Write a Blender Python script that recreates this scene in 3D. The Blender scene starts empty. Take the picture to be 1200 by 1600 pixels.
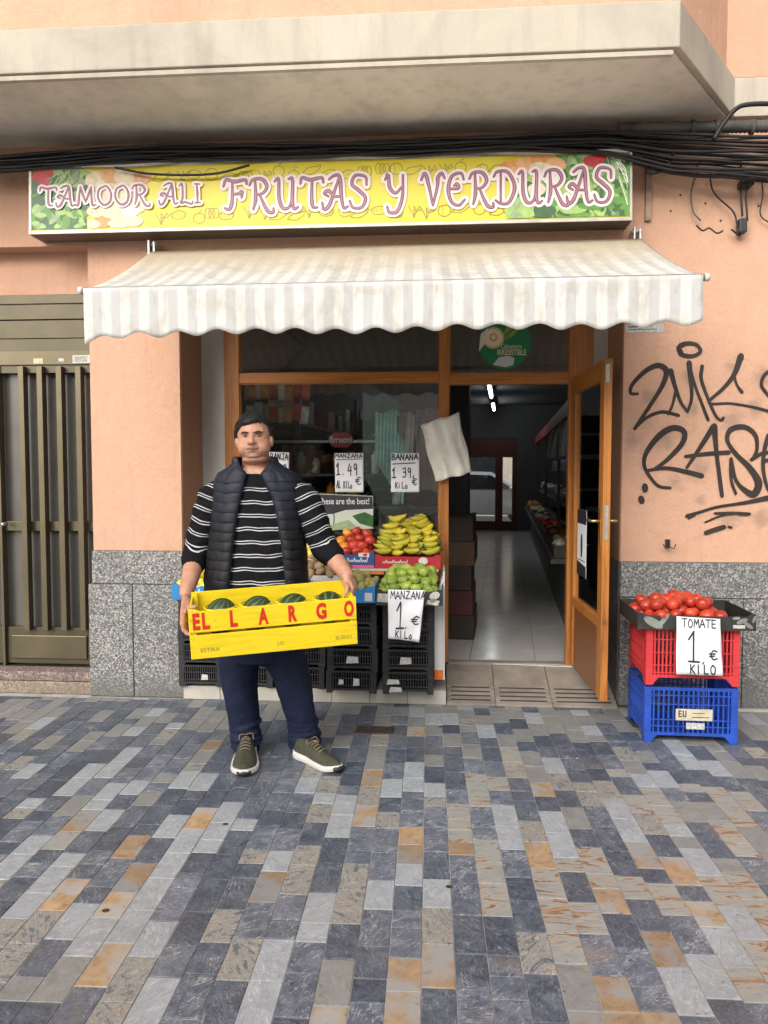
import bpy, bmesh, math, random
import numpy as np
from mathutils import Vector, Matrix, Euler, noise
random.seed(7)
S = bpy.context.scene
COL = S.collection
PI = math.pi
# ------------------------------------------------------------------ camera
CAMZ = 1.46
cam_d = bpy.data.cameras.new('camera'); cam = bpy.data.objects.new('camera', cam_d); COL.objects.link(cam)
cam.location = (0, 0, CAMZ)
cam.rotation_euler = (math.radians(90 - 3.1), 0, math.radians(4.3))
cam_d.sensor_fit = 'HORIZONTAL'; cam_d.sensor_width = 36; cam_d.lens = 36
cam_d.clip_end = 500; cam_d.clip_start = 0.05
S.camera = cam
# ------------------------------------------------------------------ world, sun, exposure (bright overcast street)
w = bpy.data.worlds.new('World'); S.world = w; w.use_nodes = True
nt = w.node_tree; nt.nodes.clear()
sky = nt.nodes.new('ShaderNodeTexSky'); sky.sky_type = 'NISHITA'; sky.sun_disc = False
SUN_EL, SUN_ROT = math.radians(30), math.radians(200)
sky.sun_elevation = SUN_EL; sky.sun_rotation = SUN_ROT; sky.dust_density = 4; sky.air_density = 1.0
hs = nt.nodes.new('ShaderNodeHueSaturation'); hs.inputs['Saturation'].default_value = 0.32
bg = nt.nodes.new('ShaderNodeBackground'); bg.inputs[1].default_value = 0.15
wo = nt.nodes.new('ShaderNodeOutputWorld')
nt.links.new(sky.outputs[0], hs.inputs['Color']); nt.links.new(hs.outputs[0], bg.inputs[0]); nt.links.new(bg.outputs[0], wo.inputs[0])
sd = bpy.data.lights.new('sun', 'SUN'); sun = bpy.data.objects.new('sun', sd); COL.objects.link(sun)
sd.energy = 1.35; sd.angle = math.radians(60); sd.color = (1, .94, .86)
sdir = Vector((math.sin(SUN_ROT) * math.cos(SUN_EL), math.cos(SUN_ROT) * math.cos(SUN_EL), math.sin(SUN_EL)))
sun.rotation_euler = sdir.to_track_quat('Z', 'Y').to_euler()
S.view_settings.view_transform = 'Standard'; S.view_settings.look = 'None'
S.view_settings.exposure = 0.74; S.view_settings.gamma = 1; S.view_settings.use_curve_mapping = False
# ------------------------------------------------------------------ measuring helpers
RC = cam.rotation_euler.to_matrix()
def U(px, py, Y):
    d = RC @ Vector(((px - 600) / 1200, -(py - 800) / 1200, -1))
    t = Y / d.y
    return Vector((d.x * t, Y, CAMZ + d.z * t))
def G(px, py, z=0.0):
    d = RC @ Vector(((px - 600) / 1200, -(py - 800) / 1200, -1))
    t = (z - CAMZ) / d.z
    return Vector((d.x * t, d.y * t, z))
D = 4.78          # facade plane
DF = 5.20         # shopfront frame plane
HF = 0.155        # shop floor height
# ------------------------------------------------------------------ mesh helpers
class MB:
    def __init__(s): s.v = []; s.f = []; s.m = []
    def add(s, vs, fs, m=0):
        o = len(s.v); s.v += [tuple(v) for v in vs]
        for f in fs: s.f.append(tuple(i + o for i in f)); s.m.append(m)
    def box(s, a, b, m=0, M=None):
        x0, y0, z0 = [min(a[i], b[i]) for i in range(3)]; x1, y1, z1 = [max(a[i], b[i]) for i in range(3)]
        vs = [(x0,y0,z0),(x1,y0,z0),(x1,y1,z0),(x0,y1,z0),(x0,y0,z1),(x1,y0,z1),(x1,y1,z1),(x0,y1,z1)]
        if M: vs = [M @ Vector(v) for v in vs]
        s.add(vs, [(0,3,2,1),(4,5,6,7),(0,1,5,4),(1,2,6,5),(2,3,7,6),(3,0,4,7)], m)
        return s
    def hexa(s, q0, q1, m=0):       # two quads, same winding, joined to a solid
        s.add(list(q0) + list(q1), [(3,2,1,0),(4,5,6,7),(0,1,5,4),(1,2,6,5),(2,3,7,6),(3,0,4,7)], m); return s
    def prism(s, pts, d, m=0):      # planar polygon pushed along d
        n = len(pts); a = [Vector(p) for p in pts]; b = [p + Vector(d) for p in a]
        s.add(a + b, [tuple(range(n - 1, -1, -1)), tuple(range(n, 2 * n))] + [(i, (i+1) % n, n + (i+1) % n, n + i) for i in range(n)], m); return s
    def tube(s, pts, r, n=8, m=0, caps=True, flat=1.0):
        P = [Vector(p) for p in pts]; rs = r if isinstance(r, (list, tuple)) else [r] * len(P)
        o = []; T0 = (P[1] - P[0]).normalized()
        ref = Vector((0, 0, 1)) if abs(T0.z) < .9 else Vector((1, 0, 0))
        nx = T0.cross(ref).normalized()
        for i, p in enumerate(P):
            T = (P[min(i+1, len(P)-1)] - P[max(i-1, 0)])
            if T.length < 1e-9: T = T0
            T.normalize(); nx = (nx - T * nx.dot(T)).normalized(); ny = T.cross(nx)
            for k in range(n):
                a = 2 * PI * k / n; o.append(p + nx * (rs[i] * math.cos(a)) + ny * (rs[i] * math.sin(a) * flat))
        fs = [(i*n + k, i*n + (k+1) % n, (i+1)*n + (k+1) % n, (i+1)*n + k) for i in range(len(P)-1) for k in range(n)]
        if caps: fs += [tuple(range(n-1, -1, -1)), tuple((len(P)-1)*n + k for k in range(n))]
        s.add(o, fs, m); return s
    def rings(s, rg, n, m=0, caps=True, closed=True):   # rg: list of vertex loops
        o = [p for r in rg for p in r]; K = n if closed else n - 1
        fs = [(i*n + k, i*n + (k+1) % n, (i+1)*n + (k+1) % n, (i+1)*n + k) for i in range(len(rg)-1) for k in range(K)]
        if caps: fs += [tuple(range(n-1, -1, -1)), tuple((len(rg)-1)*n + k for k in range(n))]
        s.add(o, fs, m); return s
    def ball(s, c, r, m=0, nu=16, nv=10, M=None):
        rx, ry, rz = r if isinstance(r, (list, tuple)) else (r, r, r); c = Vector(c)
        rg = []
        for j in range(1, nv):
            t = PI * j / nv
            rg.append([Vector((rx*math.sin(t)*math.cos(2*PI*k/nu), ry*math.sin(t)*math.sin(2*PI*k/nu), -rz*math.cos(t))) for k in range(nu)])
        vs = [p for r_ in rg for p in r_] + [Vector((0,0,-rz)), Vector((0,0,rz))]
        if M: vs = [M @ v for v in vs]
        vs = [v + c for v in vs]; L = len(rg)
        fs = [(i*nu + k, i*nu + (k+1) % nu, (i+1)*nu + (k+1) % nu, (i+1)*nu + k) for i in range(L-1) for k in range(nu)]
        fs += [(L*nu, (k+1) % nu, k) for k in range(nu)] + [(L*nu+1, (L-1)*nu + k, (L-1)*nu + (k+1) % nu) for k in range(nu)]
        s.add(vs, fs, m); return s
    def mesh(s, name, mats, smooth=False):
        me = bpy.data.meshes.new(name); me.from_pydata(s.v, [], s.f)
        for m in (mats if isinstance(mats, (list, tuple)) else [mats]): me.materials.append(m)
        me.polygons.foreach_set('material_index', s.m)
        if smooth: me.polygons.foreach_set('use_smooth', [True] * len(s.f))
        me.update(); return me
    def build(s, name, mats, parent=None, smooth=False, bevel=0, origin=None):
        if origin is not None:
            o = Vector(origin); s.v = [tuple(Vector(v) - o) for v in s.v]
        me = s.mesh(name, mats, smooth)
        ob = link(name, me, parent)
        if origin is not None: ob.location = origin
        if bevel:
            b = ob.modifiers.new('bevel', 'BEVEL'); b.width = bevel; b.segments = 2; b.limit_method = 'ANGLE'
        return ob
def link(name, data, parent=None, loc=None):
    ob = bpy.data.objects.new(name, data); COL.objects.link(ob)
    if parent: ob.parent = parent
    if loc is not None: ob.location = loc
    return ob
def tag(o, label=None, cat=None, group=None, kind=None):
    if label: o['label'] = label
    if cat: o['category'] = cat
    if group: o['group'] = group
    if kind: o['kind'] = kind
    return o
def empty(name, label, cat, loc=(0,0,0), group=None, rz=0):
    o = link(name, None, None, loc); o.rotation_euler.z = rz; o.empty_display_size = .05
    return tag(o, label, cat, group)
def copy_tree(o, parent=None):
    c = o.copy(); COL.objects.link(c); c.parent = parent
    for ch in list(KIDS.get(o.name, [])): copy_tree(ch, c)
    return c
KIDS = {}
def note_kids(o):
    KIDS[o.name] = [x for x in bpy.data.objects if x.parent == o]
    for k in KIDS[o.name]: note_kids(k)
def spline(pts, n=6):
    P = [np.array(p, float) for p in pts]
    if len(P) < 3: return [tuple(p) for p in P]
    P = [2*P[0]-P[1]] + P + [2*P[-1]-P[-2]]; out = []
    for i in range(1, len(P)-2):
        a, b, c, d = P[i-1:i+3]
        for k in range(n):
            t = k / n
            out.append(tuple(.5*((2*b) + (-a+c)*t + (2*a-5*b+4*c-d)*t*t + (-a+3*b-3*c+d)*t**3)))
    out.append(tuple(P[-2])); return out
class Ink:
    """flat strokes on a plane: f(x, y, lift) -> world point"""
    def __init__(s, f, base=.0006, step=.000004): s.f = f; s.mb = MB(); s.h = base; s.step = step
    def stroke(s, pts, wd, m=0, n=6, smooth=True, lift=0.0):
        P = spline(pts, n) if smooth else pts
        k = len(P); ws = wd if isinstance(wd, (list, tuple)) else [wd]
        W = [np.interp(i/(k-1), np.linspace(0, 1, len(ws)), ws) if len(ws) > 1 else ws[0] for i in range(k)]
        L = []; 
        # round cap points by widening progressively
        Pn = [np.array(p[:2], float) for p in P]
        d0 = Pn[1]-Pn[0]; d0 = d0/ (np.linalg.norm(d0)+1e-9); d1 = Pn[-1]-Pn[-2]; d1 = d1/(np.linalg.norm(d1)+1e-9)
        ext0 = [(Pn[0]-d0*W[0]*.5, W[0]*.25), (Pn[0]-d0*W[0]*.35, W[0]*.7)]
        ext1 = [(Pn[-1]+d1*W[-1]*.35, W[-1]*.7), (Pn[-1]+d1*W[-1]*.5, W[-1]*.25)]
        seq = ext0 + list(zip(Pn, W)) + ext1
        vs = []
        for i, (p, ww) in enumerate(seq):
            a = seq[max(i-1, 0)][0]; b = seq[min(i+1, len(seq)-1)][0]; t = b-a; t = t/(np.linalg.norm(t)+1e-9)
            nn = np.array((-t[1], t[0])) * ww/2
            h = s.h + lift; s.h += s.step
            vs += [s.f(*(p+nn), h), s.f(*(p-nn), h)]
        s.mb.add(vs, [(2*i, 2*i+1, 2*i+3, 2*i+2) for i in range(len(seq)-1)], m)
    def poly(s, pts, m=0, lift=0.0):
        s.h += s.step * 8; s.mb.add([s.f(x, y, s.h + lift) for x, y in pts], [tuple(range(len(pts)))], m)
    def disc(s, c, rx, ry=None, m=0, rot=0, n=18, lift=0.0, wob=0):
        ry = ry or rx; pts = []
        for k in range(n):
            a = 2*PI*k/n; q = 1 + wob*math.sin(3*a+c[0]*3); x, y = rx*q*math.cos(a), ry*q*math.sin(a)
            pts.append((c[0] + x*math.cos(rot) - y*math.sin(rot), c[1] + x*math.sin(rot) + y*math.cos(rot)))
        s.poly(pts, m, lift)
def pxplane(Y, sign=-1):
    return lambda x, y, h: U(x, y, Y) + Vector((0, sign*h, 0))
def text_geo(txt, bold=0.0, size=1.0, extrude=0.0, res=3):
    cu = bpy.data.curves.new('text', 'FONT'); cu.body = txt; cu.size = size; cu.offset = bold; cu.extrude = extrude; cu.resolution_u = res
    ob = bpy.data.objects.new('text', cu); COL.objects.link(ob)
    dg = bpy.context.evaluated_depsgraph_get(); me = bpy.data.meshes.new_from_object(ob.evaluated_get(dg))
    vs = [Vector(v.co) for v in me.vertices]; fs = [tuple(p.vertices) for p in me.polygons]
    bpy.data.objects.remove(ob); bpy.data.meshes.remove(me)
    x0, x1 = min(v.x for v in vs), max(v.x for v in vs); y0, y1 = min(v.y for v in vs), max(v.y for v in vs)
    return [((v.x-x0)/(x1-x0), (v.y-y0)/(y1-y0), v.z) for v in vs], fs
def put_text(mb, txt, f, x0, x1, yb, yt, h, m=0, bold=0.0, ex=0.0, slant=0.0):
    """fit text into a box of the plane f(x, y, lift)"""
    vs, fs = text_geo(txt, bold, extrude=ex)
    mb.add([f(x0 + (x1-x0)*v[0] + slant*v[1], yb + (yt-yb)*v[1], h + v[2]) for v in vs], fs, m)
# ------------------------------------------------------------------ materials
def N(nt, t, **kw):
    n = nt.nodes.new(t)
    for k, v in kw.items():
        if k in n.inputs.keys(): n.inputs[k].default_value = v
        else: setattr(n, k, v)
    return n
def lin(c):
    return tuple(((x/255/12.92) if x/255 <= .04045 else ((x/255+.055)/1.055)**2.4) for x in c)
def ramp(nt, src, stops, interp='LINEAR'):
    r = nt.nodes.new('ShaderNodeValToRGB'); r.color_ramp.interpolation = interp
    e = r.color_ramp.elements
    while len(e) < len(stops): e.new(.5)
    for i, (p, c) in enumerate(stops):
        e[i].position = p; e[i].color = (*c, 1) if len(c) == 3 else c
    nt.links.new(src, r.inputs[0]); return r.outputs[0]
def mixc(nt, fac, a, b, mode='MIX'):
    m = nt.nodes.new('ShaderNodeMix'); m.data_type = 'RGBA'; m.blend_type = mode
    def put(s, v):
        if isinstance(v, (int, float)): m.inputs[s].default_value = v
        elif isinstance(v, tuple): m.inputs[s].default_value = (*v, 1)
        else: nt.links.new(v, m.inputs[s])
    put(0, fac); put(6, a); put(7, b); return m.outputs[2]
def math_(nt, op, a, b=0.0, clamp=False):
    m = nt.nodes.new('ShaderNodeMath'); m.operation = op; m.use_clamp = clamp
    for i, v in enumerate((a, b)):
        if isinstance(v, (int, float)): m.inputs[i].default_value = v
        else: nt.links.new(v, m.inputs[i])
    return m.outputs[0]
class M_:
    def __init__(s, name, rough=.6, spec=.5, metal=0):
        s.m = bpy.data.materials.new(name); s.m.use_nodes = True; s.nt = s.m.node_tree
        s.b = s.nt.nodes['Principled BSDF']; s.b.inputs['Roughness'].default_value = rough
        s.b.inputs['Specular IOR Level'].default_value = spec; s.b.inputs['Metallic'].default_value = metal
        tc = s.nt.nodes.new('ShaderNodeTexCoord'); oi = s.nt.nodes.new('ShaderNodeObjectInfo'); s.rand = oi.outputs['Random']
        va = N(s.nt, 'ShaderNodeVectorMath', operation='ADD'); sc = N(s.nt, 'ShaderNodeMath', operation='MULTIPLY'); sc.inputs[1].default_value = 37.0
        s.nt.links.new(s.rand, sc.inputs[0]); s.nt.links.new(tc.outputs['Object'], va.inputs[0]); s.nt.links.new(sc.outputs[0], va.inputs[1])
        s.obj = va.outputs[0]; s.raw = tc.outputs['Object']
        s.pos = s.nt.nodes.new('ShaderNodeNewGeometry').outputs['Position']
    def noise(s, scale, detail=4, rough=.55, vec=None, dist=0, stretch=None):
        n = N(s.nt, 'ShaderNodeTexNoise'); n.inputs['Scale'].default_value = scale; n.inputs['Detail'].default_value = detail
        n.inputs['Roughness'].default_value = rough; n.inputs['Distortion'].default_value = dist
        v = vec or s.obj
        if stretch:
            mp = N(s.nt, 'ShaderNodeMapping'); mp.inputs['Scale'].default_value = stretch; s.nt.links.new(v, mp.inputs[0]); v = mp.outputs[0]
        s.nt.links.new(v, n.inputs['Vector']); return n.outputs['Fac']
    def vor(s, scale, feat='F1', out='Distance', vec=None):
        n = N(s.nt, 'ShaderNodeTexVoronoi'); n.feature = feat; n.inputs['Scale'].default_value = scale
        s.nt.links.new(vec or s.obj, n.inputs['Vector']); return n.outputs[out]
    def col(s, c):
        if isinstance(c, tuple): s.b.inputs['Base Color'].default_value = (*c, 1)
        else: s.nt.links.new(c, s.b.inputs['Base Color'])
        return s
    def rgh(s, r): s.nt.links.new(r, s.b.inputs['Roughness']); return s
    def bump(s, h, st=.2, dist=.01):
        b = N(s.nt, 'ShaderNodeBump'); b.inputs['Strength'].default_value = st; b.inputs['Distance'].default_value = dist
        s.nt.links.new(h, b.inputs['Height'])
        if s.b.inputs['Normal'].links: s.nt.links.new(s.b.inputs['Normal'].links[0].from_socket, b.inputs['Normal'])
        s.nt.links.new(b.outputs[0], s.b.inputs['Normal']); return s
def simple(name, c, rough=.6, var=.15, scale=8, spec=.5, metal=0, bump=0, bscale=60, bdist=.003, randv=0):
    m = M_(name, rough, spec, metal)
    n = m.noise(scale, 5)
    lo = tuple(x*(1-var) for x in c); hi = tuple(min(1, x*(1+var)) for x in c)
    o = ramp(m.nt, n, [(.3, lo), (.7, hi)])
    if randv:
        r = ramp(m.nt, m.rand, [(0, (1-randv,)*3), (1, (1+randv,)*3)]); o = mixc(m.nt, 1.0, o, r, 'MULTIPLY')
    m.col(o)
    if bump: m.bump(m.noise(bscale, 3), bump, bdist)
    return m.m
# stucco (salmon render)
def stucco(name, base, smudge=False):
    m = M_(name, .9, .25)
    a = m.noise(1.3, 6, .6, vec=m.pos); b = m.noise(9, 4, vec=m.pos)
    c = ramp(m.nt, a, [(.28, tuple(x*.86 for x in base)), (.5, base), (.75, tuple(min(1, x*1.08) for x in base))])
    c = mixc(m.nt, math_(m.nt, 'MULTIPLY', b, .35), c, tuple(x*.78 for x in base))
    pt = m.noise(2.7, 6, .7, vec=m.pos, dist=1.0); c = mixc(m.nt, ramp(m.nt, pt, [(.56,(0,0,0)),(.60,(.35,.35,.35)),(.78,(.5,.5,.5))]), c, (base[0]*.92, base[1]*.98, base[2]*1.12))
    gr_ = m.noise(70, 4, .7, vec=m.pos); c = mixc(m.nt, ramp(m.nt, gr_, [(.5,(0,0,0)),(.8,(.35,.35,.35))]), c, tuple(x*.6 for x in base))
    # streaks running down, and pits
    st = m.noise(3, 4, vec=m.pos, stretch=(6, 6, .5)); c = mixc(m.nt, ramp(m.nt, st, [(.55, (0,0,0)), (.85, (.3,.3,.3))]), c, (base[0]*.62, base[1]*.6, base[2]*.6))
    pit = m.vor(34, vec=m.pos); pm = m.noise(2.1, 2, vec=m.pos)
    pf = math_(m.nt, 'MULTIPLY', ramp(m.nt, pit, [(.04, (1,1,1)), (.12, (0,0,0))]), ramp(m.nt, pm, [(.46, (0,0,0)), (.58, (.75,.75,.75))]))
    c = mixc(m.nt, pf, c, (base[0]*.4, base[1]*.35, base[2]*.33))
    if smudge:
        spots = [((1075,590),.07),(1012,598) and ((1015,622),.075),((1080,640),.08),((1145,570),.07),((1190,590),.08),((1092,735),.1),((1055,755),.07),
                 ((990,690),.09),((1145,655),.1),((1140,810),.09),((1190,810),.09),((1040,690),.10),((1095,780),.06),((1180,640),.08)]
        for (p, r) in spots:
            q = U(p[0], p[1], D)
            dn = N(m.nt, 'ShaderNodeVectorMath', operation='DISTANCE'); dn.inputs[1].default_value = q
            nv = N(m.nt, 'ShaderNodeVectorMath', operation='MULTIPLY_ADD')
            nz = N(m.nt, 'ShaderNodeTexNoise'); nz.inputs['Scale'].default_value = 14; m.nt.links.new(m.pos, nz.inputs['Vector'])
            m.nt.links.new(nz.outputs['Color'], nv.inputs[0]); nv.inputs[1].default_value = (.1,.1,.1); m.nt.links.new(m.pos, nv.inputs[2])
            ad = N(m.nt, 'ShaderNodeVectorMath', operation='SUBTRACT'); ad.inputs[1].default_value = (.05,.05,.05); m.nt.links.new(nv.outputs[0], ad.inputs[0])
            m.nt.links.new(ad.outputs[0], dn.inputs[0])
            mr = N(m.nt, 'ShaderNodeMapRange'); mr.interpolation_type = 'SMOOTHSTEP'; mr.inputs[1].default_value = r; mr.inputs[2].default_value = r*.1
            mr.inputs[3].default_value = 0; mr.inputs[4].default_value = .42; m.nt.links.new(dn.outputs['Value'], mr.inputs[0])
            c = mixc(m.nt, mr.outputs[0], c, (.16,.13,.115))
    m.col(c); m.bump(m.noise(130, 4, vec=m.pos), .5, .006); m.bump(m.noise(14, 4, vec=m.pos), .4, .02)
    return m.m
SAL = (.64, .385, .262)
m_wall = stucco('salmon_render', SAL)
m_wallg = stucco('salmon_render_smudged', SAL, True)
m_reveal = stucco('brown_render', (.40, .23, .145))
m_white = simple('white_paint', (.62,.62,.60), .7, .08, 3, bump=.1)
def concrete(name, base, dirt=True, gy=False):
    m = M_(name, .85, .25)
    a = m.noise(1.1, 6, .65, vec=m.pos, dist=.6); g = m.noise(160, 3, vec=m.pos)
    c = ramp(m.nt, a, [(.3, tuple(x*.72 for x in base)), (.5, base), (.72, tuple(x*1.15 for x in base))])
    c = mixc(m.nt, ramp(m.nt, g, [(.55,(0,0,0)),(.8,(.4,.4,.4))]), c, tuple(x*.6 for x in base))
    s = m.noise(2.3, 5, vec=m.pos, stretch=(5,5,.7)); c = mixc(m.nt, ramp(m.nt, s, [(.5,(0,0,0)),(.8,(.45,.45,.45))]), c, tuple(x*.55 for x in base))
    m.col(c); m.bump(g, .4, .004); return m.m
m_fascia = concrete('cream_band', (.46,.415,.34))
m_soffit = concrete('soffit_concrete', (.70,.65,.57))
def terrazzo(name, tint=(1,1,1), dark=1.0):
    m = M_(name, .75, .3)
    v = m.vor(115, out='Color', vec=m.pos); sp = N(m.nt, 'ShaderNodeSeparateColor'); m.nt.links.new(v, sp.inputs[0])
    t = lambda x: tuple(x*dark*k for k in tint)
    c = ramp(m.nt, sp.outputs[0], [(0,t(.02)),(.14,t(.07)),(.3,t(.2)),(.52,t(.36)),(.74,t(.62)),(.9,t(.78))], 'CONSTANT')
    e = m.vor(115, feat='DISTANCE_TO_EDGE', vec=m.pos); c = mixc(m.nt, ramp(m.nt, e, [(.03,(1,1,1)),(.09,(0,0,0))]), c, t(.21))
    v2 = m.vor(240, out='Color', vec=m.pos); s2 = N(m.nt, 'ShaderNodeSeparateColor'); m.nt.links.new(v2, s2.inputs[0])
    c = mixc(m.nt, .26, c, ramp(m.nt, s2.outputs[1], [(0,t(.08)),(.5,t(.32)),(1,t(.62))]))
    d = m.noise(2.2, 5, vec=m.pos); c = mixc(m.nt, ramp(m.nt, d, [(.45,(0,0,0)),(.75,(.55,.55,.55))]), c, t(.13))
    sx = N(m.nt,'ShaderNodeSeparateXYZ'); m.nt.links.new(m.pos, sx.inputs[0]); hz = math_(m.nt,'SUBTRACT', math_(m.nt,'ADD', .26, math_(m.nt,'MULTIPLY', m.noise(6,5,vec=m.pos), .35)), math_(m.nt,'MULTIPLY', sx.outputs[2], 1.6))
    c = mixc(m.nt, ramp(m.nt, hz, [(.12,(0,0,0)),(.40,(.75,.75,.75))]), c, t(.17))
    m.col(c); m.bump(m.noise(110, 3, vec=m.pos), .4, .003); return m.m
m_terr = terrazzo('chip_stone', (.98,.97,.92), .80)
m_terr_p = terrazzo('pink_sill_stone', (1.12,.86,.78), .8)
m_terr_y = terrazzo('buff_aggregate', (1.25,1.02,.78), .95)
# slate paving
def pav(name, kind):
    m = M_(name, .36, .5); nt = m.nt
    isl = nt.nodes.new('ShaderNodeNewGeometry').outputs['Random Per Island']
    r = math_(nt, 'FRACT', math_(nt, 'ADD', isl, m.rand))
    off = N(nt, 'ShaderNodeVectorMath', operation='SCALE'); comb = N(nt, 'ShaderNodeCombineXYZ')
    nt.links.new(r, comb.inputs[0]); nt.links.new(math_(nt,'FRACT', math_(nt,'MULTIPLY', r, 7.31)), comb.inputs[1]); nt.links.new(r, comb.inputs[2])
    nt.links.new(comb.outputs[0], off.inputs[0]); off.inputs['Scale'].default_value = 25
    ad = N(nt, 'ShaderNodeVectorMath', operation='ADD'); nt.links.new(m.pos, ad.inputs[0]); nt.links.new(off.outputs[0], ad.inputs[1])
    v = ad.outputs[0]
    rot = N(nt, 'ShaderNodeVectorRotate', rotation_type='Z_AXIS'); nt.links.new(v, rot.inputs[0]); nt.links.new(math_(nt,'MULTIPLY', math_(nt,'SUBTRACT', r, .5), 2.6), rot.inputs['Angle'])
    vr = rot.outputs[0]
    n1 = m.noise(16, 6, .7, vec=v, dist=.8); veins = m.noise(13, 4, .55, vec=vr, dist=1.6, stretch=(3.2,.7,1))
    fine = m.noise(110, 4, .6, vec=v)
    val = ramp(nt, r, [(0,(.55,.6,.68)),(.5,(1,1,1)),(1,(1.7,1.6,1.5))])
    if kind == 'dark':
        c = ramp(nt, n1, [(.3,(.028,.038,.062)),(.48,(.060,.078,.115)),(.6,(.10,.12,.16)),(.75,(.17,.195,.24))])
        vm = ramp(nt, veins, [(.482,(0,0,0)),(.5,(.85,.85,.85)),(.518,(0,0,0))]); vk = m.noise(9, 3, .5, vec=v); c = mixc(nt, math_(nt,'MULTIPLY', vm, ramp(nt, vk, [(.45,(0,0,0)),(.6,(1,1,1))])), c, (.50,.51,.50))
        sp = m.noise(24, 6, .8, vec=vr, dist=2.6, stretch=(2.4,.8,1)); c = mixc(nt, ramp(nt, sp, [(.57,(0,0,0)),(.63,(.7,.7,.7)),(.7,(.25,.25,.25))]), c, (.40,.42,.43))
        br = m.noise(5, 3, .5, vec=v); c = mixc(nt, ramp(nt, br, [(.66,(0,0,0)),(.78,(.5,.5,.5))]), c, (.17,.125,.085))
        c = mixc(nt, 1.0, c, val, 'MULTIPLY')
    elif kind == 'light':
        c = ramp(nt, n1, [(.3,(.26,.285,.315)),(.55,(.36,.385,.41)),(.8,(.44,.455,.47))])
        vm = ramp(nt, veins, [(.46,(0,0,0)),(.5,(.8,.8,.8)),(.54,(0,0,0))]); c = mixc(nt, vm, c, (.24,.27,.31)); wv = m.noise(20,5,.7,vec=vr,dist=2.0,stretch=(2,.7,1)); c = mixc(nt, ramp(nt, wv, [(.55,(0,0,0)),(.66,(.7,.7,.7))]), c, (.58,.6,.61))
        sp = m.vor(40, vec=v); c = mixc(nt, ramp(nt, sp, [(.03,(.8,.8,.8)),(.07,(0,0,0))]), c, (.12,.12,.13))
    elif kind == 'ochre':
        c = ramp(nt, n1, [(.3,(.26,.165,.085)),(.5,(.38,.255,.145)),(.7,(.46,.345,.23))])
        gr = m.noise(6, 3, .5, vec=v); c = mixc(nt, ramp(nt, gr, [(.46,(0,0,0)),(.56,(.9,.9,.9))]), c, (.34,.35,.36)); br = m.noise(14,5,.7,vec=vr,dist=1.5); c = mixc(nt, ramp(nt, br, [(.58,(0,0,0)),(.68,(.7,.7,.7))]), c, (.17,.10,.05)); c = mixc(nt, 1.0, c, ramp(nt, r, [(0,(.7,.7,.72)),(1,(1.2,1.15,1.05))]), 'MULTIPLY')
    elif kind == 'mottled':
        a = m.noise(11, 6, .75, vec=vr, dist=2.4, stretch=(2.2,.8,1))
        c = ramp(nt, a, [(.30,(.06,.07,.09)),(.44,(.13,.145,.16)),(.49,(.42,.41,.38)),(.52,(.16,.165,.17)),(.56,(.30,.21,.11)),(.585,(.5,.49,.46)),(.63,(.17,.18,.185)),(.72,(.38,.385,.375)),(.8,(.12,.125,.14))])
    elif kind == 'rust':
        a = m.noise(5.5, 6, .68, vec=v, dist=1.8, stretch=(.9,3.4,1))
        c = ramp(nt, a, [(.30,(.20,.215,.22)),(.45,(.31,.315,.30)),(.55,(.36,.34,.29)),(.585,(.34,.17,.06)),(.62,(.13,.055,.025)),(.66,(.42,.20,.08)),(.76,(.30,.30,.28))])
    elif kind == 'grey':
        c = ramp(nt, n1, [(.3,(.16,.165,.165)),(.5,(.22,.225,.22)),(.75,(.3,.3,.285))])
        c = mixc(nt, ramp(nt, veins, [(.5,(0,0,0)),(.53,(.4,.4,.4)),(.56,(0,0,0))]), c, (.4,.36,.3))
    c = mixc(nt, ramp(nt, fine, [(.4,(0,0,0)),(.75,(.3,.3,.3))]), c, (.28,.29,.29)); ch = m.noise(45,3,.6,vec=v); c = mixc(nt, ramp(nt, ch, [(.66,(0,0,0)),(.72,(.6,.6,.6))]), c, (.05,.05,.055))
    # trodden dirt collecting in broad patches
    dm = m.noise(1.6, 5, .6, vec=m.pos); c = mixc(nt, ramp(nt, dm, [(.48,(0,0,0)),(.75,(.32,.32,.32))]), c, (.20,.18,.155))
    m.col(c); m.bump(n1, .35, .003); m.bump(fine, .3, .0015)
    m.rgh(ramp(nt, n1, [(.3,(.38,)*3),(.7,(.62,)*3)]))
    return m.m
PAV = {k: pav('slate_' + k, k) for k in ('dark','light','ochre','mottled','rust','grey')}
m_mortar = simple('mortar', (.40,.385,.36), .9, .3, 12)
m_wood = None
def wood(name, axis, base=(.45,.17,.035), dk=(.20,.065,.014), rough=.38):
    m = M_(name, rough, .5)
    st = {'z': (22,22,1.2), 'x': (1.2,22,22)}[axis]
    a = m.noise(1.6, 6, .6, vec=m.pos, dist=1.2, stretch=st); b = m.noise(5, 3, .5, vec=m.pos, stretch=tuple(x/3 for x in st))
    c = ramp(m.nt, a, [(.25,dk),(.45,base),(.62,tuple(x*1.25 for x in base)),(.8,tuple(x*.75 for x in base))])
    c = mixc(m.nt, math_(m.nt,'MULTIPLY', b, .35), c, tuple(x*.5 for x in base))
    k = m.vor(3.1, vec=m.pos); c = mixc(m.nt, ramp(m.nt, k, [(.03,(.9,.9,.9)),(.07,(0,0,0))]), c, dk)
    m.col(c); m.bump(a, .15, .002); return m.m
m_woodz = wood('varnished_pine_upright', 'z'); m_woodx = wood('varnished_pine_rail', 'x')
m_woodp = wood('varnished_panel', 'x', (.23,.085,.022), (.12,.04,.012))
m_rwood = wood('dark_red_wood', 'z', (.11,.03,.018), (.05,.015,.01))
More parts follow.
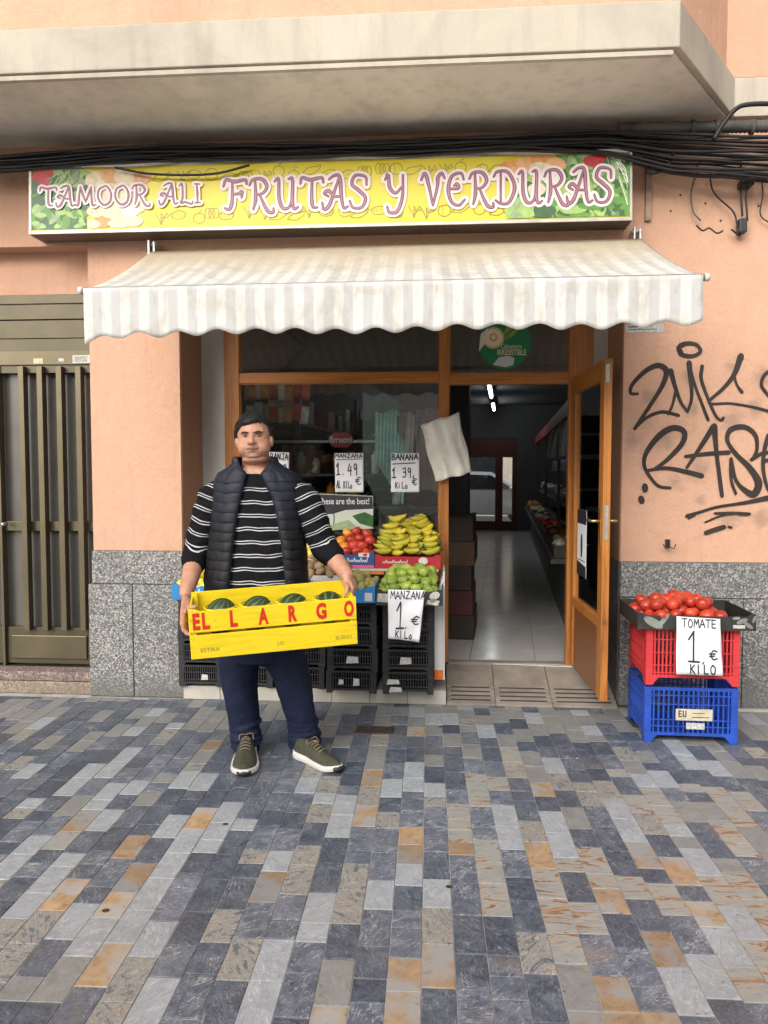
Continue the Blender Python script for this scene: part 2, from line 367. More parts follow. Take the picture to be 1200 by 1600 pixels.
def glass(name, tint=(.93,.96,.95), boost=1.9):
    m = bpy.data.materials.new(name); m.use_nodes = True; nt = m.node_tree; nt.nodes.clear()
    o = N(nt,'ShaderNodeOutputMaterial'); t = N(nt,'ShaderNodeBsdfTransparent'); g = N(nt,'ShaderNodeBsdfGlossy'); f = N(nt,'ShaderNodeFresnel')
    f.inputs['IOR'].default_value = 1.5; t.inputs[0].default_value = (*tint,1); g.inputs['Roughness'].default_value = .012; g.inputs[0].default_value = (1,1,1,1)
    x = N(nt,'ShaderNodeMixShader'); nt.links.new(math_(nt,'MULTIPLY', f.outputs[0], boost, True), x.inputs[0]); nt.links.new(t.outputs[0], x.inputs[1]); nt.links.new(g.outputs[0], x.inputs[2]); nt.links.new(x.outputs[0], o.inputs[0])
    return m
m_glass = glass('window_glass')
m_bronze = simple('bronze_anodised_metal', (.085,.072,.045), .42, .15, 4, metal=.55)
m_bronze_l = simple('bronze_fin_metal', (.115,.095,.055), .38, .15, 4, metal=.55)
m_frost = simple('dark_obscured_glass', (.105,.10,.088), .3, .12, 5, spec=.4)
m_black = simple('black_plastic', (.018,.018,.02), .42, .3, 10)
m_cable = simple('black_cable', (.012,.012,.013), .5, .4, 6)
m_greypipe = simple('grey_corrugated_pipe', (.10,.095,.085), .6, .4, 6)
m_metal = simple('galvanised_metal', (.5,.5,.48), .4, .2, 20, metal=.8)
m_brass = simple('brass', (.6,.42,.16), .3, .2, 20, metal=.9)
m_paper = simple('white_paper', (.84,.84,.86), .75, .04, 6, bump=.15, bscale=9, bdist=.01)
m_ink = simple('marker_ink', (.02,.02,.03), .6, .2, 10)
m_spray = simple('black_spray_paint', (.028,.02,.016), .75, .35, 12)
m_tilew = simple('beige_step_tile', (.46,.43,.375), .5, .16, 6, randv=.08, bump=.05)
m_grout = simple('dark_grout', (.085,.075,.065), .9, .2, 20)
def floor_mat(name, c, rough):
    m = M_(name, rough, .5); n = m.noise(5, 5); m.col(ramp(m.nt, n, [(.3,tuple(x*.85 for x in c)),(.7,c)])); m.rgh(ramp(m.nt, m.noise(9,4), [(.3,(rough*.7,)*3),(.7,(rough*1.5,)*3)])); return m.m
m_itile = floor_mat('glossy_floor_tile', (.68,.67,.64), .16)
m_ramp = simple('ramp_tile', (.27,.235,.20), .55, .22, 7, randv=.08, bump=.1)
# ================================================================== GROUND
side = MB(); side.box((-14,-16,-.30),(14,D+.6,-.0032)); 
sidewalk = tag(side.build('sidewalk', m_mortar), 'slate tile pavement in grey, white and ochre in front of the shop', kind='structure')
back_street = MB(); back_street.box((-30,17.4,-.5),(30,60,-.02))
tag(back_street.build('back_street', simple('asphalt', (.05,.05,.052), .85, .2, 3)), kind='structure')
land = MB(); land.box((-150,-150,-1.2),(150,150,-.55)); tag(land.build('ground', simple('earth', (.12,.11,.09), .9)), kind='structure')
# notable tiles read off the photograph: (px, py, kind)
SPOTS = """335 1295 l;115 1345 l;205 1240 l;170 1250 l;145 1205 l;175 1190 l;280 1215 l;315 1210 l;140 1275 o;105 1305 o;185 1265 l;80 1310 l;150 1290 l;250 1305 l;285 1300 l;
200 1325 o;70 1370 l;45 1355 d;250 1365 l;245 1380 l;180 1390 o;165 1410 o;205 1400 o;100 1440 l;160 1445 l;115 1480 l;165 1500 o;145 1520 o;225 1430 l;230 1480 l;180 1560 m;245 1560 l;30 1430 l;85 1400 o;90 1420 o;
350 1270 l;370 1280 l;335 1320 l;305 1285 o;310 1320 l;20 1355 l;10 1340 l;105 1240 l;120 1210 l;5 1380 m;40 1400 l;25 1500 m;60 1430 m;20 1570 d;
430 1340 l;425 1360 o;415 1385 o;405 1405 o;455 1380 m;440 1370 m;495 1245 l;485 1225 l;475 1215 o;515 1225 m;540 1265 l;530 1275 l;565 1290 o;545 1355 m;560 1360 m;540 1380 m;
600 1385 l;600 1405 l;590 1380 l;640 1365 l;650 1315 o;650 1330 o;655 1350 l;692 1390 l;692 1410 l;690 1230 l;690 1240 l;655 1220 l;650 1212 l;615 1232 l;615 1245 l;580 1215 o;580 1225 o;575 1265 o;580 1255 m;612 1290 m;
575 1190 g;580 1200 g;590 1178 g;620 1220 o;640 1140 o;655 1148 o;655 1125 g;685 1130 l;710 1150 g;712 1160 r;745 1180 g;740 1230 r;745 1245 r;725 1280 r;722 1270 o;735 1300 r;720 1330 o;730 1320 o;
650 1535 o;650 1550 o;650 1580 l;650 1570 l;705 1510 o;690 1530 o;490 1440 l;500 1455 l;485 1465 l;535 1430 m;530 1450 d;415 1530 l;420 1560 l;425 1545 l;520 1540 g;530 1520 g;500 1570 o;525 1580 o;490 1580 o;570 1590 d;
780 1290 l;800 1300 l;790 1190 r;795 1230 r;785 1160 g;800 1180 g;810 1215 g;830 1175 g;855 1230 o;770 1330 r;780 1345 r;785 1360 r;790 1380 r;790 1410 r;880 1300 l;885 1310 l;880 1345 r;865 1330 r;
880 1390 r;880 1410 r;890 1435 l;895 1455 l;900 1480 r;830 1340 o;930 1350 r;940 1365 r;945 1400 o;935 1415 r;965 1370 r;960 1390 r;985 1320 o;1000 1260 r;1025 1270 r;1010 1240 r;1045 1255 r;1060 1285 l;1070 1300 l;
1015 1225 l;1000 1200 g;1035 1225 l;985 1280 l;990 1290 l;1005 1350 r;1040 1340 o;1050 1370 r;1010 1390 r;1030 1400 r;1085 1365 l;1075 1340 r;1100 1380 r;1120 1290 r;1110 1240 r;1150 1240 r;1140 1300 l;1180 1330 r;
1150 1370 r;1175 1400 r;1150 1440 l;1170 1420 r;1105 1430 o;1130 1480 l;1180 1490 r;1190 1530 r;1120 1540 l;1060 1500 o;1050 1480 o;1070 1530 l;1090 1545 l;1000 1580 o;970 1590 o;900 1590 o;1170 1275 r;1190 1300 g;1095 1195 l;1060 1170 l;1110 1190 l;1150 1195 g;1185 1200 g;
240 1120 g;160 1115 g;90 1120 g;320 1110 g;300 1125 g;40 1130 g;200 1135 g;260 1160 g;150 1150 g;80 1160 g;330 1160 o;320 1170 o;350 1130 g;440 1110 g;520 1110 g;560 1110 g;600 1118 g;530 1150 g;545 1165 g;520 1145 g"""
KM = {'l':'light','o':'ochre','m':'mottled','r':'rust','g':'grey','d':'dark'}
spots = []
for t in SPOTS.replace('\n','').split(';'):
    a, b, k = t.split(); g = G(float(a), float(b)); spots.append((g.x, g.y, KM[k]))
TW = .0985; PA = math.radians(1.0)        # pitch of the columns; the joints run a touch off the facade's normal
tiles = []
rr = random.Random(21)
for i in range(-62, 50):
    x0 = i*TW; y = 1.0 + rr.choice((0,.05,.1,.13)) - .2
    while y < D - .02:
        L = rr.choices((.2,.1,.15,.18), (5,1.6,2,2))[0]
        L = min(L, D - .02 - y)
        if L < .03: break
        cx, cy = x0 + TW/2, y + L/2
        c, s = math.cos(PA), math.sin(PA); wx, wy = cx*c - (cy-D)*s, cx*s + (cy-D)*c + D
        best = None; bd = .085
        for sx, sy, k in spots:
            if abs(sx-wx) < TW/2+.002 and abs(sy-wy) < L/2 + .003: best = k; break
        if not best:
            far = wy > 4.2; right = wx > .6; u = rr.random()
            if far: best = 'grey' if u < .45 else ('mottled' if u < .5 else ('light' if u < .56 else 'dark'))
            elif right: best = 'dark' if u < .74 else ('rust' if u < .84 else ('light' if u < .84 else ('grey' if u < .93 else 'mottled')))
            else: best = 'dark' if u < .86 else ('mottled' if u < .93 else ('light' if u < .96 else 'grey'))
        tiles.append((wx, wy, TW - .002, L - .0035, best)); y += L
def in_view(x, y):
    v = RC.transposed() @ (Vector((x, y, 0)) - cam.location); px = 600 + 1200*v.x/-v.z; py = 800 - 1200*v.y/-v.z
    return -20 < px < 1220 and py < 1640
vis = sorted([t for t in tiles if in_view(t[0], t[1])], key=lambda t: t[1])
near = set(id(t) for t in vis[:298])
tmesh = {}
def tile_mesh(L):
    k = round(L, 3)
    if k not in tmesh:
        mb = MB(); a, b, e = (TW-.0022)/2, L/2, .0016
        top = [(-a+e,-b+e,0),(a-e,-b+e,0),(a-e,b-e,0),(-a+e,b-e,0)]; mid = [(-a,-b,-.0015),(a,-b,-.0015),(a,b,-.0015),(-a,b,-.0015)]; lo = [(x,y_,-.012) for x,y_,z in mid]
        mb.rings([lo, mid, top], 4); mb.f = mb.f[:-2] + [mb.f[-1]]; mb.m = mb.m[:-1]
        tmesh[k] = (mb, mb.mesh('paving_tile', PAV['dark']))
    return tmesh[k]
rest = MB(); order = list(PAV)
for t in tiles:
    mb, me = tile_mesh(t[3]); dz = rr.uniform(-.0012, .0012)
    if id(t) in near:
        o = link('paving_tile', me, sidewalk, (t[0], t[1], dz)); o.rotation_euler.z = PA
        o.material_slots[0].link = 'OBJECT'; o.material_slots[0].material = PAV[t[4]]
    else:
        c, s = math.cos(PA), math.sin(PA)
        rest.add([(t[0] + v[0]*c - v[1]*s, t[1] + v[0]*s + v[1]*c, v[2] + dz) for v in mb.v], mb.f, order.index(t[4]))
tag(rest.build('paving_tiles', [PAV[k] for k in order], sidewalk), kind='stuff')
# drain grate in the pavement
p0, p1 = G(560,1150), G(612,1133)
gr = empty('drain_grate', 'small rusty metal drain grate in the paving before the shop step', 'drain', ((p0.x+p1.x)/2, (p0.y+p1.y)/2, 0))
m_rust = simple('rusty_iron', (.07,.05,.04), .7, .5, 40, metal=.4)
f = MB(); f.box((-.105,-.055,.0005),(.105,-.043,.006)).box((-.105,.043,.0005),(.105,.055,.006)).box((-.105,-.043,.0005),(-.093,.043,.006)).box((.093,-.043,.0005),(.105,.043,.006)); f.build('frame', m_rust, gr)
for k in range(5): MB().box((-.093,-.036+k*.016,.0015),(.093,-.028+k*.016,.005)).build('bar', m_rust, gr)
# small litter and gum
for (x, y) in ((702,1386),(352,1288),(165,1423),(688,1136)):
    p = G(x, y); b = MB(); b.ball((0,0,0), (.013,.011,.0022), nu=9, nv=4); o = b.build('gum_spot', m_rust, None, True, origin=None); o.location = (p.x, p.y, .0015)
    tag(o, 'dark flattened gum spot on a pale slate tile', 'gum spot', 'gum spots on the pavement')
# ================================================================== BUILDING
bld = empty('apartment_building', 'salmon rendered apartment building with shop on its ground floor', 'building', (0, D, 0))
BO = Vector((0, D, 0))
def part(name, mb, mats, parent=None, **kw):
    o = mb.build(name, mats, parent or bld, **kw)
    if parent is None or parent == bld: o.location = -BO + (o.location if kw.get('origin') is not None else Vector((0,0,0)))
    return o
xL0, xL1 = U(141,600,D).x, U(281,600,D).x      # left pier
xR0 = U(973,650,D).x                            # right wall starts
zPL = U(210,860,D).z; zPR = U(1080,878,D).z
zSof = U(1138,192,D).z                          # underside of the bay
zOp = U(600,386,D).z                            # head of the shop opening
zG1 = U(70,385,D).z; zG0 = U(70,466,D+.16).z
part('wall', MB().box((xL0,D,zPL),(xL1,DF+.1,zOp)), m_wall)
part('wall', MB().box((xL1-0,D,zOp),(xR0,DF+.1,zSof)).box((xL0,D,zOp+.0),(xL1,DF+.1,zSof)), m_wall)
part('wall', MB().box((xR0,D,zPR),(7,DF+.1,zSof)).box((xR0,D+.02,-.1),(7,DF+.1,zPR)), m_wallg)
part('wall', MB().box((-7,D,zG1),(xL0,DF+.1,zSof)), m_wall)
part('gate_lintel', MB().box((-7,D+.14,zG0),(xL0,DF+.1,zG1)), m_wall)
part('wall', MB().box((-7,D,0),(xL0-1.55,DF+.1,zG1)), m_wall)
# reveals of the shop opening (brown paint skin, stops at frame plane)
part('reveal', MB().box((xL1,D+.012,zPL),(xL1+.006,DF,zOp)), m_reveal)
part('reveal', MB().box((xR0-.006,D+.012,zPR),(xR0,DF,zOp)), m_reveal)
m_dkst = simple('dark_grey_stone', (.09,.09,.095), .7, .3, 12)
part('reveal', MB().box((xR0-.008,D+.012,0),(xR0,DF,zPR)), m_dkst)
part('reveal', MB().box((xL1,D+.012,0),(xL1+.008,DF,zPL)), m_dkst)
# upper storeys with the projecting bay
XBf = U(1062,78,3.9).x; zB0 = zSof; YB = 1200*(zB0-CAMZ)/(735-80)*1.0
YB = 3.93; XBf = U(1062,78,YB).x; XBw = U(1140,192,D).x; zB1 = zB0 + .225
def bay(o, z0, z1, Yf, inset=0):   # footprint polygon of the bay
    return [(-9, D+.4), (-9, Yf), (XBf - inset*.6, Yf), (XBw - inset, D - .07 + inset*.0 ), (9, D-.07 + inset), (9, D+.4)]
def prism_z(mb, poly, z0, z1, m=0): mb.prism([(x,y,z0) for x,y in poly], (0,0,z1-z0), m); return mb
part('balcony_slab', prism_z(MB(), bay(0,0,0,YB), zB0+.004, zB1), [m_fascia], bevel=.006)
part('soffit', prism_z(MB(), [(-9,D+.0),(-9,YB+.03),(XBf-.02,YB+.03),(XBw-.03,D-.05),(XBw-.03,D)], zB0-.008, zB0+.003), m_soffit)
part('bay_wall', prism_z(MB(), bay(0,0,0,YB+.05,.05), zB1, 8.5), m_wall)
part('upper_wall', MB().box((-9,D+.4,zSof),(9,12,8.5)), m_wall)
part('soffit_lip', MB().box((-9,YB+.002,zB0-.03),(XBf-.03,YB+.03,zB0-.008)), m_fascia)
# plinth slabs
def slab(x0, x1, y0, y1, z0, z1, mat=m_terr):
    e = .0025; return part('plinth_slab', MB().box((x0+e,y0,z0+e),(x1-e,y1,z1-e)), mat, bevel=.004)
xs = U(211,1000,D).x; zm = U(210,912,D).z; xl = U(145,880,D).x
slab(xl, xL1+.01, D-.022, D+.2, zm, zPL); slab(xL0-.03, xs, D-.03, D+.2, 0, zm); slab(xs, xL1+.008, D-.03, D+.2, 0, zm)
part('mortar_joint', MB().box((xL0,D-.012,.0),(xL1+.004,D+.01,zPL-.003)), m_grout)
zr = U(1080,934,D).z; xv = U(1158,1000,D).x
slab(xR0-.004, 2.45, D-.022, D+.02, zr, zPR); slab(2.45, 3.9, D-.022, D+.02, zr, zPR)
slab(xR0-.004, xv, D-.026, D+.02, .012, zr); slab(xv, xv+1.1, D-.026, D+.02, .012, zr); slab(xv+1.1, 3.9, D-.026, D+.02, .012, zr)
part('mortar_joint', MB().box((xR0,D-.012,.0),(3.9,D+.015,zPR-.003)), m_grout)
part('kerb_strip', MB().box((xv-.3,D-.05,.0),(3.9,D-.027,.016)), m_tilew)
# gate bay sill
slabz = U(70,1042,D+.12).z
part('door_sill', MB().box((xL0-1.6,D+.0,.085),(xL0-.032,D+.4,slabz)), m_terr_p, bevel=.004)
part('door_step', MB().box((xL0-1.6,D-.0,0),(xL0-.032,D+.3,.08)), m_terr_y, bevel=.004)
# shop step under the window
xst0, xst1 = xL1+.011, U(697,1100,D-.03).x; ZS = .088; YS = D-.05
part('window_step', MB().box((xst0,YS+.01,0),(xst1-.006,DF,ZS-.01)), m_grout)
n = 7; wst = (xst1-xst0)/n
for k in range(n):
    part('step_tile', MB().box((xst0+k*wst+.0015,YS,.002),(xst0+(k+1)*wst-.0015,YS+.012,ZS)), m_tilew, bevel=.0015)
    part('step_tile', MB().box((xst0+k*wst+.0015,YS+.0135,ZS-.01),(xst0+(k+1)*wst-.0015,YS+.33,ZS)), m_tilew)
# ramp at the door: 3 tiles wide with four grooves
xd0, xd1 = xst1+.002, xR0-.01
def rz(y): return .012 + (HF-.012) * (y - YS) / (DF - .02 - YS)
part('ramp_bed', MB().prism([(xd0,YS+.01,0),(xd0,DF,0),(xd0,DF,HF-.012),(xd0,YS+.01,.001)], (xd1-xd0,0,0)), m_grout)
cols = [xd0, U(775,1110,YS).x, U(864,1119,YS).x, xd1]
bands = [(0,.034),(.050,.078),(.094,.122),(.138,.166),(.182,.43)]
for k in range(3):
    for (a, b) in bands:
        ya, yb = YS + a, min(YS + b, DF-.015); e = .002
        q = lambda dz: [(cols[k]+e,ya,rz(ya)+dz),(cols[k+1]-e,ya,rz(ya)+dz),(cols[k+1]-e,yb,rz(yb)+dz),(cols[k]+e,yb,rz(yb)+dz)]
        part('ramp_tile', MB().hexa(q(-.012), q(0)), m_ramp, bevel=.0015)
m_groove_dark = simple('groove_dark', (.045,.04,.036), .8, .2, 30)  # added strips: the dark of the open grooves put into colour
for (a, b) in ((.0345,.0495),(.0785,.0935),(.1225,.1375),(.1665,.1815)):
    for k in range(3):
        ya, yb = YS+a, YS+b; q = lambda dz: [(cols[k]+.03,ya,rz(ya)+dz),(cols[k+1]-.03,ya,rz(ya)+dz),(cols[k+1]-.03,yb,rz(yb)+dz),(cols[k]+.03,yb,rz(yb)+dz)]
        part('groove_strip', MB().hexa(q(-.012), q(-.001)), m_groove_dark)
# ------------------------------------------------------------------ gate on the left
gt = part('entrance_gate', MB().box((xL0-1.5,D+.20,slabz),(xL0-.002,D+.25,zG0-.002)), m_frost); gt['label'] = 'bronze metal entrance gate with vertical fins'
def gp(name, px0, py0, px1, py1, Ya, Yb, mat, bevel=.002):
    a = U(px0, py0, Ya); b = U(px1, py1, Ya); mb = MB().box((a.x,Ya,a.z),(b.x,Yb,b.z)); return part2(name, mb, mat, gt, bevel)
def part2(name, mb, mat, parent, bevel=0, smooth=False):
    o = mb.build(name, mat, parent, bevel=bevel, smooth=smooth); return o
YG = D+.13
gp('louvre', -260,474,150,500, YG+.012,YG+.05, m_bronze)
gp('louvre', -260,503,150,529, YG+.012,YG+.05, m_bronze)
gp('louvre', -260,532,150,550, YG+.012,YG+.05, m_bronze)
gp('frame_rail', -260,466,150,473, YG,YG+.05, m_bronze)
gp('frame_rail', -260,552,150,569, YG,YG+.055, m_bronze_l)
gp('frame_rail', -260,570.5,150,582, YG+.015,YG+.055, m_bronze)
gp('stile', -8,571,9,1040, YG-.006,YG+.055, m_bronze_l)
gp('mid_rail', -260,813,150,830, YG+.03,YG+.06, m_bronze_l)
gp('bottom_panel', -260,975,150,1038, YG+.02,YG+.06, m_bronze)
gp('raised_panel', 17,992,136,1031, YG+.006,YG+.02, m_bronze_l, .006)
gp('frame_rail', -260,1038.5,150,1043, YG-.005,YG+.06, m_bronze)
for x in (-70,-40,31,60,90,120):
    a = U(x,573,YG); b = U(x+9,984,YG)
    mb = MB().box((a.x,YG-.03,b.z),(a.x+.038,YG+.028,a.z)); part2('fin', mb, m_bronze_l, gt, .002)
kn = MB(); p = U(6,819,YG-.03); kn.tube([p+Vector((0,.03,0)), p+Vector((0,-.02,0))], .012, 10); part2('handle', kn, m_metal, gt, 0, True)
# stickers on the gate
m_stick = simple('yellowed_sticker', (.50,.47,.30), .6, .2, 60); m_stickw = simple('torn_white_sticker', (.5,.5,.46), .7, .35, 90)
for (a,b,c,d,m,l) in ((52,560,67,568,m_stick,'small yellow sticker on the gate rail'),(91,560,99,565,m_stickw,'tiny torn white sticker on the gate rail'),
    (113,555,142,567,m_stickw,'printed white sticker at the right end of the gate rail')):
    p, q = U(a,b,YG-.003), U(c,d,YG-.003); ik = Ink(pxplane(YG-.002), .0004)
    mb = MB().box((p.x,YG-.0018,q.z),(q.x,YG-.0004,p.z)); o = mb.build('sticker', m); tag(o, l, 'sticker')
    if c-a > 20:
        for k in range(3): ik.stroke([(a+4,b+3+k*3),(c-6,b+3+k*3)], 1.0, 0, smooth=False)
        ik.mb.build('print', m_ink, o)
# ------------------------------------------------------------------ shopfront woodwork
def fr(name, px0, py0, px1, py1, Y=DF, dep=.07, mat=m_woodz, parent=None, bevel=.003, yo=0):
    a = U(px0, py0, Y); b = U(px1, py1, Y)
    return part(name, MB().box((a.x,Y+yo,a.z),(b.x,Y+yo+dep,b.z)), mat, parent, bevel=bevel)
xW0 = U(352,700,DF).x; xW1 = U(375,700,DF).x; xM0 = U(686.5,700,DF).x; xM1 = U(701.5,700,DF).x; xJ0 = U(888,700,DF).x; xJ1 = U(926,600,DF).x
zT0 = U(640,597,DF).z; zT1 = U(640,582,DF).z; zTop = zOp+.04
# white painted strips either side of the frame
part('side_panel', MB().box((xL1+.006,DF+.004,0),(xW0,DF+.08,zTop)), m_white)
part('side_panel', MB().box((xJ1,DF+.004,HF),(xR0-.006,DF+.08,zTop)), m_white)
wf = part('window_frame', MB().box((xW0,DF-.01,.3),(xW1,DF+.06,zTop)), m_woodz, bevel=.003)
for (nm, x0, x1, z0, z1, mt) in (('mullion',xM0,xM1,HF,zTop,m_woodz),('jamb',xJ0,xJ1-.0,HF,zTop,m_woodz),('transom',xW1,xM0,zT0,zT1,m_woodx),('transom',xM1,xJ0,zT0-.02,zT1-.012,m_woodx),('head',xW1,xM0,zTop-.07,zTop,m_woodx),('head',xM1,xJ0,zTop-.07,zTop,m_woodx),('window_sill',xW1,xM0,.70,.78,m_woodx)):
    part2(nm, MB().box((x0,DF-(.012 if nm != 'transom' else .006),z0),(x1,DF+.06,z1)), mt, wf, .003)
for (x0,x1,z0,z1) in ((xW1,xM0,zT1,zTop-.07),(xM1,xJ0,zT1-.012,zTop-.07),(xW1,xM0,.78,zT0)):
    gp_ = MB().box((x0+.002,DF+.02,z0+.002),(x1-.002,DF+.026,z1-.002)); part2('pane', gp_, m_glass, wf)
    bd = MB(); b = .008
    bd.box((x0,DF+.008,z0),(x0+b,DF+.019,z1)).box((x1-b,DF+.008,z0),(x1,DF+.019,z1)).box((x0+b,DF+.008,z0),(x1-b,DF+.019,z0+b)).box((x0+b,DF+.008,z1-b),(x1-b,DF+.019,z1))
    part2('glazing_bead', bd, m_woodx, wf, 0)
part('low_wall', MB().box((xW1,DF+.004,.0),(xM0-.002,DF+.07,.70)), m_white)
# shutter housing under the sign board
part('shutter_slot', MB().box((xL1+.003,D+.02,zOp-.02),(xR0-.003,D+.30,zOp-.002)), simple('dark_brown_metal', (.05,.028,.018), .5))
# ------------------------------------------------------------------ open door
hx, hy = U(897,800,DF-.02).x, DF-.02
fx_ = U(943,1097,4.30); ang = math.atan2(4.30-hy, fx_.x-hx); DW = math.hypot(4.30-hy, fx_.x-hx)
DM = Matrix.Translation((hx,hy,0)) @ Matrix.Rotation(ang, 4, 'Z')
dz0 = U(940,1096,4.30).z; dz1 = U(940,560,4.30).z
door = MB(); th = .021
def dbox(x0,x1,z0,z1,t0=-th,t1=th): return MB().box((x0,t0,z0),(x1,t1,z1), M=DM)
dr = part('shop_door', dbox(DW-.1,DW,dz0,dz1), m_woodz, bevel=.003); dr['label'] = 'glazed pine shop door standing open'
part2('hinge_stile', dbox(0,.1,dz0,dz1), m_woodz, dr, .003)
part2('top_rail', dbox(.1,DW-.1,dz1-.11,dz1), m_woodx, dr, .002)
part2('lock_rail', dbox(.1,DW-.1,dz0+.40,dz0+.46), m_woodx, dr, .002)
part2('bottom_panel', dbox(.1,DW-.1,dz0+.0,dz0+.40,-.012,.012), m_woodp, dr, .002)
part2('pane', dbox(.1,DW-.1,dz0+.46,dz1-.11,-.003,.003), m_glass, dr)
lz = U(940,815,4.30).z
part2('lock_plate', dbox(DW-.0005,DW+.002,lz-.10,lz+.09,-.010,.010), m_metal, dr)
for sg in (-1, 1):
    h = MB(); c = lambda x,y,z: DM @ Vector((x,y,z))
    h.tube([c(DW-.05,sg*th,lz), c(DW-.05,sg*(th+.045),lz), c(DW-.07,sg*(th+.05),lz), c(DW-.16,sg*(th+.05),lz)], .008, 8); part2('handle', h, m_brass, dr, 0, True)
    part2('handle_plate', dbox(DW-.068,DW-.032,lz-.14,lz+.08,min(sg*th,sg*(th+.004)),max(sg*th,sg*(th+.004))), m_brass, dr, .001)
for z in (dz0+.2, dz1-.25): part2('hinge', MB().tube([DM @ Vector((-.006,0,z)), DM @ Vector((-.006,0,z+.09))], .008, 8), m_brass, dr)
lb = part2('closer_tag', dbox(DW+.0006,DW+.003,dz1-.13,dz1-.03,-.015,.006), m_stickw, dr)
# poster on the door glass (seen from the doorway side)
side_s = -1
pw = MB()
def dpl(x, z, h): return DM @ Vector((x, side_s*(.0035+h), z))
A = lambda px, py, t: None
poster = MB(); x0, x1 = .14, .40; z0 = dz0+.62; z1 = z0+.42
poster.hexa([dpl(x0,z0,0),dpl(x1,z0,0),dpl(x1,z1,0),dpl(x0,z1,0)], [dpl(x0,z0,.001),dpl(x1,z0,.001),dpl(x1,z1,.001),dpl(x0,z1,.001)])
po = poster.build('poster', m_paper); tag(po, 'white poster with black header on the open door glass', 'poster')
ik = Ink(dpl, .0016, .00001); ik.poly([(x0,z1-.09),(x1,z1-.09),(x1,z1),(x0,z1)], 0); ik.disc((.27,z0+.22),.028,.05,0); ik.poly([(.25,z0+.12),(.29,z0+.12),(.30,z0+.2),(.24,z0+.2)],0); ik.poly([(x0,z0),(x1,z0),(x1,z0+.07),(x0,z0+.09)],0); ik.stroke([(x0+.02,z0+.1),(x1-.02,z0+.1)],.006,0,smooth=False)
ik.mb.build('print', m_ink, po)
# ================================================================== INTERIOR (room runs back about 11.5 m, slightly skewed)
RA = math.atan(.083)
RM = Matrix.Translation((0,DF+.08,0)) @ Matrix.Rotation(-RA, 4, 'Z')
RL, RR_, RB, RH = -1.75, 1.62, 11.5, 2.85
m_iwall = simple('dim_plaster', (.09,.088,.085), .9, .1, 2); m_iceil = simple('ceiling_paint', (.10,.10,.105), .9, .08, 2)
def rb(x0,y0,z0,x1,y1,z1): return MB().box((x0,y0,z0),(x1,y1,z1), M=RM)
fl = rb(RL-.3,-.06,-.2,RR_+.3,RB,HF-.008).build('shop_floor', m_grout); tag(fl, kind='structure')
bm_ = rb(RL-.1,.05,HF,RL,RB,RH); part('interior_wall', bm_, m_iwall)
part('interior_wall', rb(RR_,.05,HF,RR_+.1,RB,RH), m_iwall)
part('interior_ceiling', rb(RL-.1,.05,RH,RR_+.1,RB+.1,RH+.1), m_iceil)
# floor tiles
ti = 0; tw_ = .45
tm_ = MB().box((-tw_/2+.0015,-tw_/2+.0015,-.006),(tw_/2-.0015,tw_/2-.0015,0)).mesh('floor_tile', m_itile)
yy = .08
for j in range(26):
    for i in range(-4, 5):
        cx = i*tw_ - .03; cy = -.07 + (j+.5)*tw_ + (0 if i % 2 else 0)
        if cx < RL+.1 or cx > RR_-.1 or cy > RB-.2: continue
        if cx < -.4 and j > 8: continue
        p = RM @ Vector((cx,cy,0)); o = link('floor_tile', tm_, fl, (p.x,p.y,HF-.001)); o.rotation_euler.z = -RA
part('threshold', MB().box((xM1+.002,DF-.018,HF-.02),(xJ0,DF+.06,HF+.004)), m_ramp)
# back wall with glazed door
bd = (-.42, .66)
part('interior_wall', rb(RL,RB,HF,bd[0],RB+.12,RH), m_iwall); part('interior_wall', rb(bd[1],RB,HF,RR_,RB+.12,RH), m_iwall); part('interior_wall', rb(bd[0],RB,2.15,bd[1],RB+.12,RH), m_iwall)
bdr = part('back_door', rb(bd[0],RB+.02,HF,bd[1],RB+.08,.36), m_rwood)
for a in ((bd[0],.36,-.34,2.15),(.20,.36,.36,2.15),(.56,.36,bd[1],2.15)): part2('stile', rb(a[0],RB+.02,a[1],a[2],RB+.08,a[3]), m_rwood, bdr)
for a in ((-.34,1.74,.20,2.15),(.36,1.74,.56,2.15)): part2('top_panel', rb(a[0],RB+.02,a[1],a[2],RB+.08,a[3]), m_rwood, bdr)
for a in ((-.34,.36,.20,1.74),(.36,.36,.56,1.74)): part2('pane', rb(a[0],RB+.045,a[1],a[2],RB+.051,a[3]), m_glass, bdr)
# ceiling tubes
m_shelf_ = simple('grey_lamp_housing', (.12,.12,.12), .6)
m_tube = bpy.data.materials.new('lit_tube'); m_tube.use_nodes = True; b = m_tube.node_tree.nodes['Principled BSDF']; b.inputs['Emission Color'].default_value = (.9,.97,1,1); b.inputs['Emission Strength'].default_value = 12
for k, (lx, y0, y1) in enumerate(((.17,6.2,8.2),(.17,9.6,11.0)  )):
    c = RM @ Vector((lx,(y0+y1)/2,2.72))
    o = empty('strip_light', ['white strip light on the shop ceiling, middle one of the row','white strip light on the shop ceiling nearest the back door','white strip light on the shop ceiling nearest the shop entrance'][k], 'lamp', c, 'strip lights on the shop ceiling', -RA)
    L = (y1-y0)/2
    MB().box((-.035,-L,.025),(.035,L,.125)).build('housing', m_shelf_, o); MB().tube([(0,-L+.03,.0),(0,L-.03,.0)], .024, 10).build('tube', m_tube, o, True)
